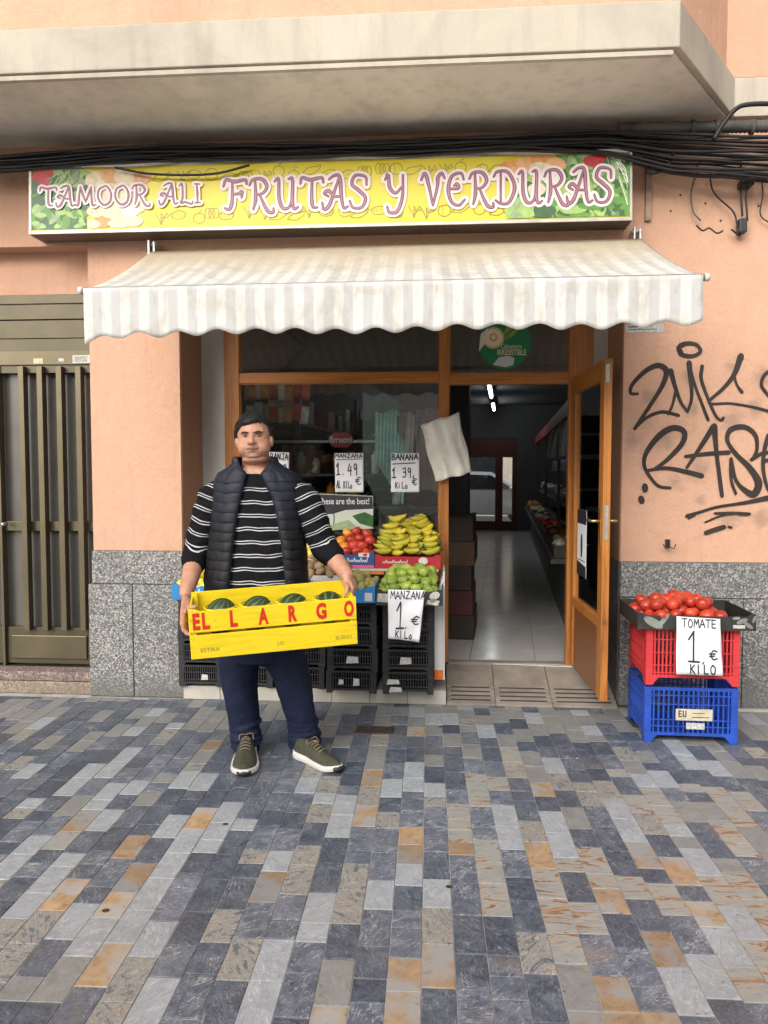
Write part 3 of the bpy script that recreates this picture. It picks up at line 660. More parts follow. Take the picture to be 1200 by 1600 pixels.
# shelving racks with goods, right side and left side
m_shelf = simple('dark_rack_metal', (.09,.085,.08), .5); m_red = simple('red_canopy_trim', (.38,.03,.025), .5, .2, 6)
goods = [simple('goods_%s' % n_, tuple(min(.85,q*1.5) for q in c), .5, .3, 15) for n_, c in (('ochre',(.45,.25,.05)),('green',(.1,.2,.03)),('brown',(.2,.09,.03)),('orange',(.6,.2,.03)),('cream',(.5,.45,.33)),('red',(.4,.05,.03)),('blue',(.05,.12,.3)),('white',(.55,.55,.55)))]
rack = empty('produce_rack', 'long tiered produce rack with red trim along the shop right wall', 'rack', RM @ Vector((1.3,4,HF)))
def rpart(name, mb, m, root, bevel=0):
    M_inv = Matrix.Translation(-root.location); mb.v = [tuple(M_inv @ Vector(v)) for v in mb.v]; return mb.build(name, m, root, bevel=bevel)
for (x0,z0) in ((.80,.70),(1.08,1.05),(1.30,1.45)): rpart('shelf', rb(x0,1.1,z0,RR_-.01,10.4,z0+.04), m_shelf, rack)
rpart('front_panel', rb(.93,1.1,HF,.95,10.4,.70), m_shelf, rack)
rpart('trim', rb(1.0,1.1,1.98,1.04,10.4,2.12), m_red, rack); 
for y in (1.1,4.2,7.3,10.36): rpart('post', rb(1.04,y,HF,1.08,y+.04,2.1), m_shelf, rack)
boxm = {}
def small_box(w_, d_, h_, mat):     # open produce box, walls 6 mm
    k = (w_,d_,h_,mat.name)
    if k not in boxm:
        mb = MB(); t = .006
        mb.box((-w_/2,-d_/2,0),(w_/2,d_/2,t)).box((-w_/2,-d_/2,t),(w_/2,-d_/2+t,h_)).box((-w_/2,d_/2-t,t),(w_/2,d_/2,h_)).box((-w_/2,-d_/2+t,t),(-w_/2+t,d_/2-t,h_)).box((w_/2-t,-d_/2+t,t),(w_/2,d_/2-t,h_))
        boxm[k] = mb.mesh('produce_box', mat)
    return boxm[k]
gball = {g.name: MB().ball((0,0,0),(.05,.04,.035),nu=8,nv=6).mesh('vegetable', g, True) for g in goods}
rg = random.Random(5); kinds = ['top shelf','middle shelf','bottom shelf']
cn = ['ochre','green','brown','orange','cream','red','blue','white']
for s_i, (x, z) in enumerate(((.94,.74),(1.20,1.09),(1.42,1.49))):
    for j in range(13):
        y = 1.5 + j*.68
        if y > 10.2: break
        p = RM @ Vector((x,y,z)); ci = rg.randrange(8); o = link('produce_box', small_box(.2 if s_i else .22,.6,.1,m_shelf), None, p); o.rotation_euler.z = -RA
        tag(o, 'dark box of %s goods on the %s of the right rack' % (cn[ci], ['lower tier','middle tier','upper tier'][s_i]), 'box', 'boxes on the right rack')
        mb = MB()
        for q in range(14): mb.ball((rg.uniform(-.08,.08),rg.uniform(-.26,.26),.06+rg.uniform(0,.06)),(.05,.045,.035),nu=7,nv=5, m=0 if rg.random()<.75 else 1)
        h = mb.build('vegetable_heap', [goods[ci],goods[(ci+3)%8]], None, True); h.location = p; h.rotation_euler.z = -RA
        tag(h, 'heap of %s vegetables piled in a box on the %s of the right rack' % (cn[ci], ['lower tier','middle tier','upper tier'][s_i]), 'vegetables', 'vegetable heaps on the right rack', 'stuff')
# hanging bags at right
for k, y in enumerate((1.6,2.5,3.6)):
    p = RM @ Vector((.97,y,1.93)); mb = MB(); 
    for q in range(5):
        a = rg.uniform(-.08,.08); mb.tube([(a*.2,0,0),(a,.02*q,-.16),(a*1.3,.03,-.34)], [.004,.03,.035], 7)
    o = mb.build('plastic_bag_roll', simple('translucent_white_plastic', (.35,.36,.38), .35) if k == 0 else bpy.data.materials['translucent_white_plastic'], None, True); o.location = p
    tag(o, ['bunch of white plastic bags hanging from the red trim nearest the doorway','bunch of white plastic bags in the middle of the red trim','bunch of white plastic bags on the red trim farthest from the doorway'][k], 'bags', 'bags hanging from the rack trim')
# left shelving behind the window
lsh = empty('shop_shelving', 'tall dark shelving with boxes seen through the shop window', 'shelving', RM @ Vector((-1.4,2.5,HF)))
for z in (.5,.95,1.4,1.85): rpart('shelf', rb(RL+.02,1.2,z,RL+.42,6.5,z+.03), m_shelf, lsh)
for y in (1.2,3.8,6.46): rpart('post', rb(RL+.38,y,HF,RL+.42,y+.04,2.3), m_shelf, lsh)
for si, z in enumerate((.53,.98,1.43,1.88)):
    for j in range(12):
        if rg.random() < .2: continue
        ci = rg.randrange(8); h_ = rg.uniform(.14,.32); p = RM @ Vector((RL+.24,1.4+j*.42,z)); mb = MB().box((-.13,-.12,.001),(.13,.12,h_))
        o = mb.build('goods_carton', goods[ci]); o.location = p; o.rotation_euler.z = -RA + rg.uniform(-.1,.1)
        tag(o, '%s carton on shelf %s of the shelving behind the window' % (cn[ci], ['one','two','three','four'][si]), 'carton', 'cartons on the shop shelving')
# counter and display fridge in the middle behind the window
ct = empty('shop_counter', 'dark counter with a pale top behind the shop window', 'counter', RM @ Vector((-.75,1.5,HF)))
rpart('body', rb(-1.0,1.3,HF,-.35,3.2,1.02), m_shelf, ct); rpart('worktop', rb(-1.04,1.26,1.02,-.31,3.24,1.06), m_white, ct, .004)
fridge = empty('display_fridge', 'tall glass fronted fridge with a pale strip inside the shop', 'fridge', RM @ Vector((-1.0,4.6,HF)))
rpart('body', rb(-1.3,4.5,HF,-.45,5.2,2.15), m_shelf, fridge); rpart('light_strip', rb(-1.28,4.46,1.60,-.47,4.5,1.66), simple('pale_strip', (.75,.8,.8), .4), fridge)
for z in (.5,.85,1.2,1.9): rpart('shelf_edge', rb(-1.26,4.47,z,-.49,4.5,z+.03), m_white, fridge)
col_ = empty('interior_column', 'dark square column just inside the doorway', 'column', RM @ Vector((-.05,3.0,HF)))
rpart('shaft', rb(-.17,3.2,HF,.03,3.5,RH-.002), m_shelf, col_)
stk = empty('carton_stack', 'stack of brown cartons just inside left of the doorway', 'cartons', RM @ Vector((-.2,.9,HF)))
for k in range(5):
    rpart('carton', rb(-.10+.01*(k%2),.62,HF+.005+k*.19,.20-.012*(k%3),1.25,HF+k*.19+.19), simple('worn_card_%d'%k, (.07,.02,.018) if k == 1 else (.07,.04,.022), .8) if k in (1,3) else simple('brown_card_%d'%k, (.035,.026,.018), .8), stk)
# ribbed turquoise and pale sheets, added to make the turquoise patch in the window
cu_ = empty('turquoise_patch_sheets', 'ribbed turquoise sheet added for the pale patch in the right part of the window', 'curtain', U(612,645,5.42))
m_tq = simple('turquoise_patch', (.50,.80,.77), .45, .2, 20); m_gw = simple('greyish_white_patch', (.62,.62,.58), .45, .25, 14); m_tp = simple('taupe_patch', (.33,.27,.24), .8, .2, 8)
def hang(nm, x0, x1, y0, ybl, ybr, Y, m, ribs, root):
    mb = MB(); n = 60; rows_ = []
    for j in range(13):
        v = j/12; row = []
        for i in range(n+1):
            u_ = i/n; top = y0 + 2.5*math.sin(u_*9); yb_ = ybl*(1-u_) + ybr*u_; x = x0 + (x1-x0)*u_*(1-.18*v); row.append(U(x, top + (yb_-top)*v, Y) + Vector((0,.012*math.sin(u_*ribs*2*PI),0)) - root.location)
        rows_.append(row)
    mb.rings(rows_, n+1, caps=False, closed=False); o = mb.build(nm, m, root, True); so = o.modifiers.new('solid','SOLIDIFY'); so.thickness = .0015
hang('turquoise_sheet', 586, 640, 642, 720, 790, 5.42, m_tq, 9, cu_); hang('side_strip', 632, 648, 645, 702, 715, 5.40, m_gw, 1.5, cu_); hang('side_strip', 620, 634, 648, 675, 690, 5.39, simple('grey_patch', (.25,.27,.25), .8, .5, 70), 1, cu_)
hang('taupe_sheet', 650, 690, 640, 760, 770, 5.45, m_tp, 2, cu_); hang('grey_sheet', 643, 668, 643, 682, 690, 5.41, bpy.data.materials['grey_patch'], 2, cu_)
# packets hanging just inside the window, and jars on a ledge
for k in range(16):
    px_ = 392 + (k%8)*12 + rg.uniform(-3,3); py_ = 612 + (k//8)*34 + rg.uniform(-4,4); Yp = 5.75 + rg.uniform(0,.2); c = U(px_,py_,Yp); ci = rg.choice([5,7,4,3,5,0]); mb = MB()
    hw, hh = rg.uniform(.025,.04), rg.uniform(.05,.075); q0 = [(-hw,-.004,-hh),(hw,-.004,-hh),(hw,-.004,hh),(-hw,-.004,hh)]; mb.rings([[(x,.008,z) for x,y,z in q0],[(x*.9,-.018,z*.85) for x,y,z in q0]], 4)
    o = mb.build('snack_packet', goods[ci]); o.location = c; o.rotation_euler.y = rg.uniform(-.15,.15)
    tag(o, '%s snack packet hanging inside the %s of the window' % (cn[ci], 'upper left' if k < 8 else 'left, lower row'), 'packet', 'snack packets hanging in the window')
lg_ = empty('fridge_light_rail', 'pale rail standing for the fluorescent fridge light line across the window', 'rail', U(520,690,6.0))
mb = MB().box(U(420,692,6.0)+Vector((0,-.05,0)), U(600,688,6.0)+Vector((0,.05,0))); mb.v = [tuple(Vector(v)-lg_.location) for v in mb.v]; mb.build('rail', simple('pale_light_rail', (.55,.68,.66), .3), lg_)  # unlit rail; the fluorescent line's glow is put into its pale colour
for k in range(22):
    px_ = 425 + k*11.5; Yp = 6.0 + rg.uniform(-.04,.35); zz = rg.choice([740,790,830]); c = U(px_, zz, Yp); c.z = U(540,zz,6.0).z; ci = rg.randrange(8); h_ = rg.uniform(.10,.22); r_ = rg.uniform(.03,.05)
    o = MB().tube([(0,0,0),(0,0,h_*.8),(0,0,h_*.85),(0,0,h_)], [r_,r_,r_*.5,r_*.5], 10).build('jar', goods[ci], None, True); o.location = c
    tag(o, '%s jar standing inside behind the price cards' % cn[ci], 'jar', 'jars behind the window')
jb = empty('jar_shelves', 'stepped dark shelves carrying jars behind the window', 'shelf', U(540,800,6.1))
for zz in (740,790,830):
    mb = MB().box(U(418,zz,6.0)+Vector((0,-.08,-.02)), U(684,zz,6.0)+Vector((0,.45,-.001))); zc_ = U(540,zz,6.0).z; mb.v = [(v[0]-jb.location.x, v[1]-jb.location.y, (zc_-.02 if v[2] < zc_ - .01 else zc_-.001)-jb.location.z) for v in mb.v]; mb.build('shelf', m_shelf, jb)
# mirrored red sign hung inside
ms = empty('red_hanging_sign', 'small red sign with mirrored lettering inside the window', 'sign', U(532,687,DF+.12))
mp = U(532,687,DF+.12); qq = MB(); a = U(512,676,DF+.12)-mp; b = U(553,699,DF+.12)-mp
mb = MB(); pts = [(a.x + (b.x-a.x)*(.5+.5*math.cos(t)*(1-.12*abs(math.sin(2*t)))), 0, (a.z+b.z)/2 + (a.z-b.z)/2*max(-1,min(1,1.25*math.sin(t)))) for t in np.linspace(0,2*PI,20,endpoint=False)]
mb.prism(pts, (0,.006,0)); mb.build('board', simple('magenta_red', (.42,.03,.06), .5), ms)
mb = MB(); put_text(mb, 'intern8', lambda x,y,h: Vector((x,-h,y)), b.x-.012, a.x+.012, -.022, .024, .0012, 0, .02); mb.build('lettering', m_white, ms)
# ================================================================== behind: car seen through the back door, far house
car = empty('parked_car', 'silver parked car seen through the glazed back door of the shop', 'car', (.8,20.2,0)); car.scale.x = -1
m_car = simple('silver_car_paint', (.55,.56,.58), .25, .03, 2, metal=.5); m_cg = simple('dark_car_glass', (.02,.022,.025), .08, .1, 2); m_tyre = simple('tyre_rubber', (.02,.02,.02), .8)
prof = [(-2.1,.35),(-2.15,.7),(-1.95,.92),(-1.1,1.0),(-.45,1.42),(.9,1.45),(1.6,1.1),(2.05,.98),(2.1,.5),(2.05,.35)]
mb = MB(); 
rgs = []
for yv, sx, zs in ((-.86,.96,.9),(-.78,1,1),(.78,1,1),(.86,.96,.9)): rgs.append([(x*sx,yv,.35+(z-.35)*zs if z<1.05 else .35+(z-.35)*zs) for x,z in prof])
mb.rings(rgs, len(prof)); mb.build('body', m_car, car, True, bevel=.03)
w1 = MB().prism([(-.98,-.875,1.0),(-.42,-.86,1.34),(.1,-.86,1.36),(.1,-.875,.99)], (0,-.01,0)); w1.build('window', m_cg, car)
w2 = MB().prism([(.16,-.875,.99),(.16,-.86,1.36),(.85,-.86,1.36),(1.4,-.875,1.06),(1.38,-.875,1.0)], (0,-.01,0)); w2.build('window', m_cg, car)
MB().ball((-.95,-.98,1.02),(.09,.07,.06)).build('wing_mirror', m_car, car, True)
for x in (-1.3,1.3):
    for y in (-.78,.78):
        t_ = MB().tube([(x,y-.11,.32),(x,y+.11,.32)], .32, 20).build('wheel', m_tyre, car, False); MB().tube([(x,y-.12,.32),(x,y-.112,.32)], .2, 16).build('rim', m_metal, t_)
fh = empty('far_house', 'pale terraced house across the back street', 'house', (1,25,0))
MB().box((-14,0,-.1),(14,6,9)).build('wall', simple('pale_far_render', (.5,.42,.36), .9), fh)
for k in range(-4,5):
    wd = MB().box((k*3-.8,-.03,.9),(k*3+.8,-.001,2.6)).build('window', m_cg, fh); MB().box((k*3-.86,-.06,.84),(k*3+.86,-.031,.9)).build('sill', m_white, wd)
# ================================================================== street side behind the camera (seen only in reflections)
ob_ = empty('opposite_building', 'cream apartment house on the other side of the street', 'building', (0,-11,0))
m_opp = simple('cream_render', (.14,.13,.115), .9, .1, 1)
MB().box((-9,-6,0),(1.5,0,7.5)).build('wall', m_opp, ob_)
for i in range(4):
    for j in range(2):
        x = -8+i*2.5; z = .9+j*3.1; wd = MB().box((x,.001,z),(x+1.3,.04,z+1.5)).build('window', m_cg, ob_); MB().box((x-.08,.041,z-.08),(x+1.38,.1,z)).build('sill', m_white, wd)
o3 = empty('opposite_kiosk', 'pale turquoise shutter front on the other side of the street', 'kiosk', (-1.2,-8.5,0))
MB().box((-.75,-2,0),(.1,0,3.6)).build('body', simple('pale_turquoise_metal', (.55,.85,.82), .5, .1, 2), o3)
for k in range(9): MB().box((-.72+k*.09,.001,.1),(-.69+k*.09,.03,3.5)).build('rib', m_white, o3)
MB().box((.1,-2,0),(1.1,-.2,3.4)).build('wing', m_white, o3)
ob2 = empty('opposite_house', 'low brick coloured house further along the street', 'building', (5,-13,0))
MB().box((-3,-6,0),(9,0,5.2)).build('wall', simple('brick_render', (.33,.18,.12), .9, .1, 1), ob2)
for i in range(4): wd = MB().box((-2+i*2.6,.001,1),(-.8+i*2.6,.04,2.4)).build('window', m_cg, ob2)
# ================================================================== SIGN BOARD
YSG = 4.60
sgn = empty('shop_sign', 'long yellow fruit shop sign board above the awning', 'sign', U(516,355,YSG))
def sub(name, mb, m, root, bevel=0, smooth=False):
    L = root.location
    mb.v = [(v[0]-L.x, v[1]-L.y, v[2]-L.z) for v in mb.v]; return mb.build(name, m, root, bevel=bevel, smooth=smooth)
def quadbox(c, Y0, Y1):      # corners in px (TL,TR,BR,BL) at plane Y0, pushed back to Y1
    q0 = [U(x,y,Y0) for x,y in c]; q1 = [Vector((p.x,Y1,p.z)) for p in q0]
    return MB().hexa([q0[3],q0[2],q0[1],q0[0]], [q1[3],q1[2],q1[1],q1[0]])
m_alu = simple('aged_aluminium', (.40,.38,.33), .45, .2, 8, metal=.6)
m_yel = simple('sign_yellow', (.74,.61,.012), .35, .06, 3)
sub('case', quadbox([(45,260),(988,232),(988,344),(45,366)], YSG, D-.002), simple('brown_sign_case', (.13,.095,.065), .5, .2, 5), sgn)
sub('frame', quadbox([(45,260),(988,232),(988,237.5),(45,265.5)], YSG-.012, YSG-.001), m_alu, sgn)
sub('frame', quadbox([(45,361),(988,339),(988,344),(45,366)], YSG-.012, YSG-.001), m_alu, sgn)
sub('frame', quadbox([(45,265.6),(49,265.6),(49,360.9),(45,360.9)], YSG-.012, YSG-.001), m_alu, sgn)
sub('frame', quadbox([(984,237.6),(988,237.6),(988,338.9),(984,338.9)], YSG-.012, YSG-.001), m_alu, sgn)
sub('face', quadbox([(49,265.6),(984,237.6),(984,338.9),(49,360.9)], YSG-.006, YSG-.0012), m_yel, sgn)
fp = lambda x, y, h: U(x, y, YSG-.006) + Vector((0,-h,0))
syt = lambda x: 266 - (x-49)*.0299; syb = lambda x: 360.5 - (x-49)*.0236
def FM(n, c, r=.4, v=.2): return simple('print_'+n, c, r, v, 30)
pm = [FM('olive_line',(.30,.27,.015)), FM('leaf_green',(.10,.28,.035)), FM('pale_green',(.32,.50,.12)), FM('dark_green',(.03,.11,.025)), FM('cream',(.75,.62,.42)), FM('peach',(.75,.38,.17)), FM('red',(.50,.015,.025)), FM('white',(.8,.8,.72)), FM('orange',(.72,.30,.08)), FM('grey_green',(.27,.36,.2))]
ik = Ink(fp, .0003, .0000012); rs = random.Random(3)
def clampy(x, y, r=0): return max(syt(x)+r+1, min(syb(x)-r-1, y))
# outline drawings of fruit and vegetables
for k in range(46):
    x = 255 + (k % 23)*26 + rs.uniform(-6,6); y = (syt(x)+17 if k < 23 else syb(x)-17) + rs.uniform(-4,4)
    if x > 800: continue
    kd = rs.randrange(6); wd = 1.35
    if kd == 0: ik.stroke([(x+9*math.cos(a), clampy(x,y+8*math.sin(a))) for a in np.linspace(0,2*PI,9)], wd, 0, 3); ik.stroke([(x,y-8),(x+2,y-12),(x+5,y-13)], wd, 0, 3)
    elif kd == 1:
        for q in (-6,0,6): ik.stroke([(x+q+5*math.cos(a), clampy(x,y+8*math.sin(a))) for a in np.linspace(0,2*PI,8)], wd, 0, 3)
    elif kd == 2: ik.stroke([(x-14,y+5),(x-5,y-4),(x+8,y-6),(x+14,y-9),(x+12,y-2),(x,y+6),(x-14,y+5)], wd, 0, 3)
    elif kd == 3:
        ik.stroke([(x-12,y),(x,y-6),(x+12,y-2),(x+8,y+6),(x-6,y+7),(x-12,y)], wd, 0, 3)
        for q in range(5): ik.stroke([(x-7+q*4,y-2),(x-6+q*4,y+4)], .7, 0, 2, smooth=False)
    elif kd == 4:
        for q in (-1,0,1): ik.stroke([(x,y+10),(x+q*4,y),(x+q*9,y-8)], wd, 0, 3); ik.stroke([(x+q*9,y-8),(x+q*9+3,y-3),(x+q*4,y)], wd, 0, 3)
    else: ik.stroke([(x-8,y-6),(x-9,y+4),(x,y+9),(x+9,y+4),(x+8,y-6),(x,y-9),(x-8,y-6)], wd, 0, 3); ik.stroke([(x-3,y-8),(x-2,y+7)], .7, 0, 2)
def inpoly(pts, m, lift=0): ik.poly([(x, clampy(x,y)) for x,y in pts], m, lift)
def leafs(x0, x1, n, ms, r0, r1, fy0=0, fy1=1):
    for k in range(n):
        x = rs.uniform(x0,x1); y = syt(x)+2 + (syb(x)-syt(x)-4)*rs.uniform(fy0,fy1); r = rs.uniform(r0,r1); a = rs.uniform(0,PI)
        pts = [(x + r*math.cos(t)*math.cos(a) - r*.38*math.sin(t)*math.sin(a), y + r*math.cos(t)*math.sin(a) + r*.38*math.sin(t)*math.cos(a)) for t in np.linspace(0,2*PI,11,endpoint=False)]
        pts = [(max(50,min(983,px)), py) for px,py in pts]; inpoly(pts, rs.choice(ms))
def blob(x, y, rx, ry, m, w=.08):
    pts = [(x+rx*(1+w*math.sin(3*t+x))*math.cos(t), y+ry*(1+w*math.cos(2*t+y))*math.sin(t)) for t in np.linspace(0,2*PI,16,endpoint=False)]
    inpoly([(max(50,min(983,a)),b) for a,b in pts], m)
# left picture: greens, mushrooms, potatoes
inpoly([(50,266),(133,262),(136,358),(50,360)], 3); leafs(52,132,90,[1,1,2,3,9],5,13,.35,1); leafs(80,135,40,[9,3,2],8,16,0,.4)
for q in range(14): ik.stroke([(100+rs.uniform(-10,30),266),(90+rs.uniform(-5,30),285),(78+rs.uniform(0,20),300)], 1.6, rs.choice([2,9,3]))
blob(62,276,11,11,6); blob(76,271,8,8,6); blob(70,285,8,6,6)
for (x,y,rx,ry,m) in ((150,282,16,14,4),(172,275,15,11,5),(196,276,19,14,4),(222,278,14,11,5),(150,300,15,12,4),(180,300,22,14,4),(212,300,20,13,4),(165,318,26,12,4),(205,322,26,14,4),(150,330,14,10,4),(185,338,24,11,4),(160,348,17,8,8),(186,350,17,7,4),(210,346,14,9,4),(146,350,10,7,4),(205,330,15,8,7)): blob(x,y,rx,ry,m)
# right picture: mushrooms, red pepper, artichoke, greens
inpoly([(868,243),(983,238),(983,338),(800,342),(842,300),(880,268)], 1)
leafs(800,982,150,[1,1,2,3,9],5,15,.3,1); leafs(880,982,70,[2,9,3,1],5,14,0,.5)
for (x,y,rx,ry,m) in ((800,258,17,7,8),(822,256,16,10,5),(848,250,20,9,8),(868,258,16,12,5),(845,262,18,8,4),(812,266,16,6,5),(790,262,9,6,8),(928,252,17,10,6),(940,246,8,6,6),(838,297,14,11,4),(890,300,18,10,2),(862,280,14,9,7)): blob(x,y,rx,ry,m)
blob(812,328,25,20,2); 
for q in range(18):
    a = rs.uniform(0,2*PI); r = rs.uniform(2,17); blob(812+r*math.cos(a), 328+r*.7*math.sin(a), 6, 5, rs.choice([2,9]), .1)
blob(850,330,18,12,3); blob(895,328,22,7,2); blob(925,322,24,6,1)
for q in range(12): ik.stroke([(960+rs.uniform(-15,20),243),(972+rs.uniform(-20,8),262),(980,285+rs.uniform(-10,40))], 1.3, rs.choice([2,7,9]))
sub('print', ik.mb, pm, sgn)
GL = {'T':[[(0,.8),(.06,1.0),(.35,.93),(.75,1.0),(.82,.84)],[(.42,.94),(.4,.4),(.44,.06),(.6,.02)]],
'F':[[(-.05,.78),(.05,1.0),(.35,.94),(.72,1.0),(.78,.86)],[(.27,.94),(.26,.3),(.16,.02),(0,.06)],[(.27,.52),(.5,.54),(.62,.6),(.6,.42)]],
'R':[[(.2,.96),(.22,.35),(.14,0)],[(0,.8),(.12,.98),(.45,1.0),(.62,.76),(.48,.54),(.24,.48)],[(.36,.5),(.5,.2),(.66,-.06),(.84,-.1),(.86,.04)]],
'U':[[(-.02,.9),(.12,.98),(.14,.35),(.28,.02),(.5,.06),(.6,.35)],[(.48,.98),(.62,.97),(.61,.25),(.68,.0),(.82,.06)]],
'A':[[(-.12,.16),(-.06,-.06),(.12,.06),(.32,.55),(.5,1.02)],[(.12,.92),(.3,1.04),(.5,1.0),(.56,.4),(.64,.0),(.8,.04)],[(.1,.36),(-.04,.46),(.1,.55),(.3,.38),(.56,.36)]],
'S':[[(.6,.72),(.56,.98),(.2,1.02),(.08,.74),(.32,.54),(.56,.3),(.44,.0),(.12,-.02),(.0,.2)]],
'Y':[[(-.02,.85),(.1,1.0),(.15,.6),(.36,.42),(.58,.62)],[(.62,1.0),(.6,.3),(.42,-.16),(.14,-.2),(.06,-.02)]],
'V':[[(-.08,.8),(.06,1.02),(.2,.6),(.34,0)],[(.34,0),(.5,.6),(.52,.88),(.66,1.02),(.76,.86)]],
'E':[[(.6,.8),(.5,1.0),(.18,.9),(.05,.5),(.16,.1),(.42,-.02),(.64,.16)],[(.06,.5),(.4,.52),(.36,.66),(.26,.6)]],
'D':[[(.2,.98),(.2,.02)],[(-.05,.84),(.08,1.0),(.46,.98),(.7,.52),(.5,.04),(.2,.0),(.02,.1)]],
'M':[[(-.06,.05),(.08,0),(.14,.5),(.2,.98)],[(.2,.98),(.34,.5),(.46,.18)],[(.46,.18),(.6,.6),(.72,.98)],[(.72,.98),(.74,.4),(.8,0),(.95,.04)]],
'O':[[(.36,1.0),(.08,.8),(.04,.35),(.3,0),(.6,.16),(.66,.6),(.5,.94),(.36,1.0)]],
'L':[[(.0,.9),(.14,.98),(.16,.3),(.08,.02),(.3,.06),(.6,-.04),(.66,.1)]],
'I':[[(.06,.96),(.1,.5),(.1,0)],[(-.04,.98),(.22,.97)],[(-.02,.0),(.24,.02)]]}
GW = {'T':.9,'F':.88,'R':.92,'U':.9,'A':.86,'S':.78,'Y':.85,'V':.84,'E':.8,'D':.86,'M':1.02,'O':.84,'L':.78,'I':.36,' ':.5}
def lettering(ik, txt, x0, x1, base, capt, widths, mats):
    tot = sum(GW[c] for c in txt); sc = (x1-x0)/tot
    for wd, m in zip(widths, mats):
        x = x0
        for c in txt:
            if c != ' ':
                for st in GL[c]:
                    ik.stroke([(x+p[0]*sc, base(x) - p[1]*(base(x)-capt(x))) for p in st], wd, m, 6)
            x += GW[c]*sc
        ik.h += .0004
ik = Ink(fp, ik.h + .0012, .000001)
lm = [FM('pale_pink',(.84,.74,.74),.4,.04), FM('purple',(.12,.018,.045),.4,.1), FM('mauve',(.40,.17,.23),.4,.1)]
lettering(ik, 'FRUTAS Y VERDURAS', 352, 962, lambda x: 329-(x-352)*.024, lambda x: 282-(x-352)*.030, [13,[3.6,6.2,3.6],[1.2,3.4,1.2]], [0,1,2])
lettering(ik, 'TAMOOR ALI', 64, 318, lambda x: 323-(x-64)*.02, lambda x: 294-(x-64)*.025, [9.0,[2.2,3.8,2.2],[.7,1.7,.7]], [0,1,2])
sub('lettering', ik.mb, lm, sgn)
# ================================================================== AWNING
aw = empty('awning', 'dirty white and grey striped awning with a scalloped valance', 'awning', U(616,440,3.69))
YA, YBk = 3.69, 4.62
AL, AR = U(131,452,YA), U(1098,431,YA); BL, BR = U(236,393,YBk), U(1003,373,YBk)
def awn_mat():
    m = M_('striped_awning_canvas', .8, .2); nt = m.nt
    uv = N(nt,'ShaderNodeAttribute'); uv.attribute_name = 'stripe'; sp = N(nt,'ShaderNodeSeparateXYZ'); nt.links.new(uv.outputs['Vector'], sp.inputs[0])
    f = math_(nt,'FRACT', sp.outputs[0]); c = ramp(nt, f, [(0,(.72,.71,.665)),(.42,(.72,.71,.665)),(.5,(.575,.57,.555)),(.92,(.575,.57,.555)),(1,(.72,.71,.665))])
    # weathered dust near the wall
    d = ramp(nt, math_(nt,'MULTIPLY', math_(nt,'ADD', sp.outputs[1], math_(nt,'MULTIPLY', m.noise(3,5,vec=m.pos), .35)), .8), [(.36,(0,0,0)),(.85,(.92,.92,.92))])
    c = mixc(nt, d, c, (.52,.43,.30))
    s = m.noise(9, 5, .6, vec=m.pos, dist=.8, stretch=(1,1,.7)); c = mixc(nt, ramp(nt, s, [(.45,(0,0,0)),(.75,(.6,.6,.6))]), c, (.40,.37,.29))
    s2 = m.noise(30, 4, .7, vec=m.pos, stretch=(1.5,1,.25)); c = mixc(nt, ramp(nt, s2, [(.56,(0,0,0)),(.8,(.5,.5,.5))]), c, (.30,.285,.25))
    m.col(c); m.bump(m.noise(12, 4, vec=m.pos), .5, .012)
    # thin canvas lets a little daylight through
    tr = N(nt,'ShaderNodeBsdfTranslucent'); nt.links.new(c, tr.inputs[0]); mx = N(nt,'ShaderNodeMixShader'); mx.inputs[0].default_value = .16
    nt.links.new(m.b.outputs[0], mx.inputs[1]); nt.links.new(tr.outputs[0], mx.inputs[2]); nt.links.new(mx.outputs[0], nt.nodes['Material Output'].inputs[0])
    return m.m
m_awn = awn_mat(); NSTR = 31.0
def awn_grid(fn, nu, nv, name, thick=.0015):
    mb = MB(); uvs = []
    rows = []
    for j in range(nv+1):
        rows.append([fn(i/nu, j/nv) for i in range(nu+1)])
    mb.rings([[p[0] for p in r] for r in rows], nu+1, caps=False, closed=False); uvs = [p[1] for r in rows for p in r]
    L = aw.location; mb.v = [(v[0]-L.x,v[1]-L.y,v[2]-L.z) for v in mb.v]
    me = mb.mesh(name, m_awn, True); at = me.attributes.new('stripe','FLOAT_VECTOR','POINT'); at.data.foreach_set('vector', [c for u_ in uvs for c in u_])
    o = link(name, me, aw); so = o.modifiers.new('solid','SOLIDIFY'); so.thickness = thick; return o
rw = random.Random(9)
def f_top(u, v):
    a = AL.lerp(AR, u); b = BL.lerp(BR, u); p = a.lerp(b, v)
    sag = -.028*math.sin(PI*v)*(1+.35*math.sin(u*31)) - .004*math.sin(u*90+v*6)*(1-v); p = p + Vector((0,0,sag)); return p, (u*NSTR, v, 0)
awn_grid(f_top, 150, 14, 'canopy')
def f_val(u, v):
    p = AL.lerp(AR, u); hgt = .228 + .014*math.cos(u*2*PI*15.3+.3) + .005*math.sin(u*17) + (.03*(1-u/.06) if u < .06 else 0) - .006*u
    fold = .004*math.sin(u*47+1)*v + .0015*math.sin(u*113)*v + .004*math.sin(u*2*PI*7.6)*v*v
    return p + Vector((.0, fold - .006, -hgt*v + .004)), (u*NSTR, 0.0, 0)
awn_grid(f_val, 190, 10, 'valance')
sub('front_bar', MB().tube([AL+Vector((-.012,.012,-.004)), AR+Vector((.012,.012,-.004))], .017, 12), m_alu, aw, smooth=True)
for P_ in (AL+Vector((-.03,.012,-.004)), AR+Vector((.012,.012,-.004))): sub('end_cap', MB().tube([P_, P_+Vector((.02,0,0))], .019, 12), m_white, aw, smooth=True)
sub('roller', MB().tube([BL+Vector((.01,.07,-.035)), BR+Vector((-.01,.07,-.035))], .038, 14), m_awn, aw, smooth=True)
